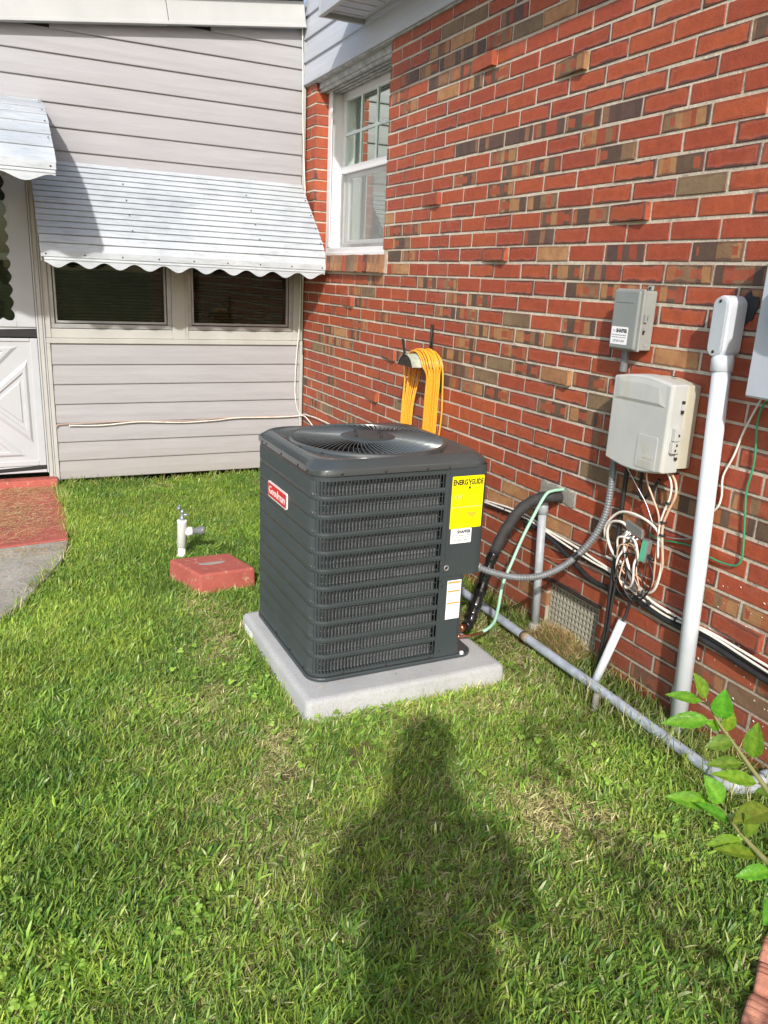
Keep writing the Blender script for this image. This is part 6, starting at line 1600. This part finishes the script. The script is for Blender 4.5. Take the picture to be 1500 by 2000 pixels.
# ================================================================== THE PERSON TAKING THE PICTURE (behind the viewpoint)
def skin_body(name, verts, edges, radii, mat, parent, root=0, sub=2):
    me = bpy.data.meshes.new(name); me.from_pydata(verts, edges, [])
    o = bpy.data.objects.new(name, me); C.objects.link(o)
    o.modifiers.new('skin', 'SKIN')
    for i, r_ in enumerate(radii):
        v = me.skin_vertices[0].data[i]; rr_ = r_ if isinstance(r_, tuple) else (r_, r_); v.radius = rr_; v.use_root = (i == root)
    s_ = o.modifiers.new('sub', 'SUBSURF'); s_.levels = sub; s_.render_levels = sub
    me.materials.append(mat)
    dg = bpy.context.evaluated_depsgraph_get(); me2 = bpy.data.meshes.new_from_object(o.evaluated_get(dg)); bpy.data.objects.remove(o)
    for p_ in me2.polygons: p_.use_smooth = True
    o = bpy.data.objects.new(name, me2); C.objects.link(o); 
    if parent is not None: attach(o, parent)
    return o
PX = Vector((-2.130, -6.015, 0.0)); F_ = Vector((0.4417, 0.8972, 0)); R_ = Vector((0.8972, -0.4417, 0))
def pp(r_, f_, z_): q = PX + R_*r_ + F_*f_; return (q.x, q.y, z_*1.045)
person = empty('person', PX, 'person in navy shirt and khaki trousers holding up a phone behind the viewpoint', 'person')
V_ = [pp(0,0,0.88), pp(0,0,1.02), pp(0,0.0,1.20), pp(0,0.02,1.36), pp(0,0.035,1.44), pp(0,0.075,1.52), pp(0,0.095,1.60), pp(0,0.09,1.655),
      pp(0.09,0,0.84), pp(0.10,0.015,0.46), pp(0.11,-0.01,0.09), pp(0.12,0.12,0.035), pp(-0.09,0,0.84), pp(-0.10,0.015,0.46), pp(-0.11,-0.01,0.09), pp(-0.12,0.12,0.035),
      pp(0.18,0.0,1.35), pp(0.235,0.08,1.13), pp(0.105,0.255,1.27), pp(0.062,0.315,1.335), pp(-0.18,0.0,1.35), pp(-0.235,0.08,1.13), pp(-0.105,0.255,1.27), pp(-0.062,0.315,1.335)]
E_ = [(0,1),(1,2),(2,3),(3,4),(4,5),(5,6),(6,7),(0,8),(8,9),(9,10),(10,11),(0,12),(12,13),(13,14),(14,15),(3,16),(16,17),(17,18),(18,19),(3,20),(20,21),(21,22),(22,23)]
R__ = [(0.15,0.11),(0.145,0.10),(0.16,0.105),(0.15,0.10),0.055,(0.062,0.075),(0.072,0.088),(0.062,0.075),0.095,0.062,0.042,0.030,0.095,0.062,0.042,0.030,0.062,0.042,0.032,0.026,0.062,0.042,0.032,0.026]
skin_body('body', V_, E_, R__, M['skin'], person)
# clothing as slightly larger shells
skin_body('shirt', [V_[0], V_[1], V_[2], V_[3], pp(0,0.03,1.41), V_[16], pp(0.215,0.05,1.21), V_[20], pp(-0.215,0.05,1.21)], [(0,1),(1,2),(2,3),(3,4),(3,5),(5,6),(3,7),(7,8)], [(0.165,0.125),(0.158,0.115),(0.172,0.118),(0.162,0.112),0.066,0.074,0.062,0.074,0.062], M['shirt'], person)
skin_body('trousers', [V_[0], V_[8], V_[9], pp(0.11,0,0.12), V_[12], V_[13], pp(-0.11,0,0.12)], [(0,1),(1,2),(2,3),(0,4),(4,5),(5,6)], [(0.16,0.12),0.105,0.078,0.062,0.105,0.078,0.062], M['trouser'], person)
b = MB(); 
hc2 = Vector(pp(0, 0.075, 1.625)); rows = []
for i in range(9):
    t = i/8*math.pi*0.58; rr_ = 0.094*math.sin(t)+0.002; rows.append([(hc2.x+rr_*math.cos(a), hc2.y+rr_*math.sin(a)*1.0, hc2.z+0.082*math.cos(t)) for a in [2*math.pi*k/20 for k in range(20)]])
b.rings(rows, True, (True, False)); b.build('hair', M['hanger'], person)
b = MB(); hq = Vector(pp(0, 0.182, 1.585)); b.tube([hq, hq+F_*0.012+Vector((0,0,-0.02)), hq+F_*0.006+Vector((0,0,-0.035))], [0.006,0.012,0.010], 8); b.build('nose', M['skin'], person)
for sx in (-1, 1):
    b = MB(); q = Vector(pp(0.030*sx, 0.172, 1.60)); b.lathe(q, F_, [(0.002,-0.004),(0.010,0.0),(0.006,0.006),(0.001,0.008)], 10); b.build('eye', M['labelw'], person)
    b = MB(); q = Vector(pp(0.082*sx, 0.095, 1.59)); b.lathe(q, R_*sx, [(0.010,0),(0.024,0.006),(0.020,0.012),(0.004,0.010)], 10); b.build('ear', M['skin'], person)
    # hand: palm and five fingers closed on the phone edge
    wv = Vector(pp(0.062*sx, 0.315, 1.335)); pv_ = wv + F_*0.030 + Vector((0,0,0.050)) - R_*sx*0.006
    HV = [tuple(wv), tuple(pv_)]; HE = [(0,1)]; HR = [0.026, (0.026,0.018)]
    for j, (dz, ln) in enumerate(((0.028,0.060),(0.012,0.068),(-0.004,0.064),(-0.020,0.052))):
        b0 = len(HV); q0 = pv_ + Vector((0,0,dz*0.8)) + F_*0.012; q1 = q0 + F_*ln*0.25 - R_*sx*ln*0.30; q2 = q1 - R_*sx*ln*0.38
        HV += [tuple(q0), tuple(q1), tuple(q2)]; HE += [(1,b0),(b0,b0+1),(b0+1,b0+2)]; HR += [0.009,0.0085,0.007]
    b0 = len(HV); q0 = pv_ + Vector((0,0,0.010)) - F_*0.022; q1 = q0 - R_*sx*0.030 + Vector((0,0,0.020)); HV += [tuple(q0), tuple(q1)]; HE += [(1,b0),(b0,b0+1)]; HR += [0.011,0.009]
    skin_body('hand', HV, HE, HR, M['skin'], person, 0, 1)
b = MB(); pc = CAM - CF*0.040 - CU*0.055 ; b.obox(pc, CR*0.036, CF*0.0045, CU*0.072); ph_ = b.build('phone', M['phone'], None, bevel=0.003); tag(ph_, 'black phone held up by the person behind the viewpoint', 'phone')
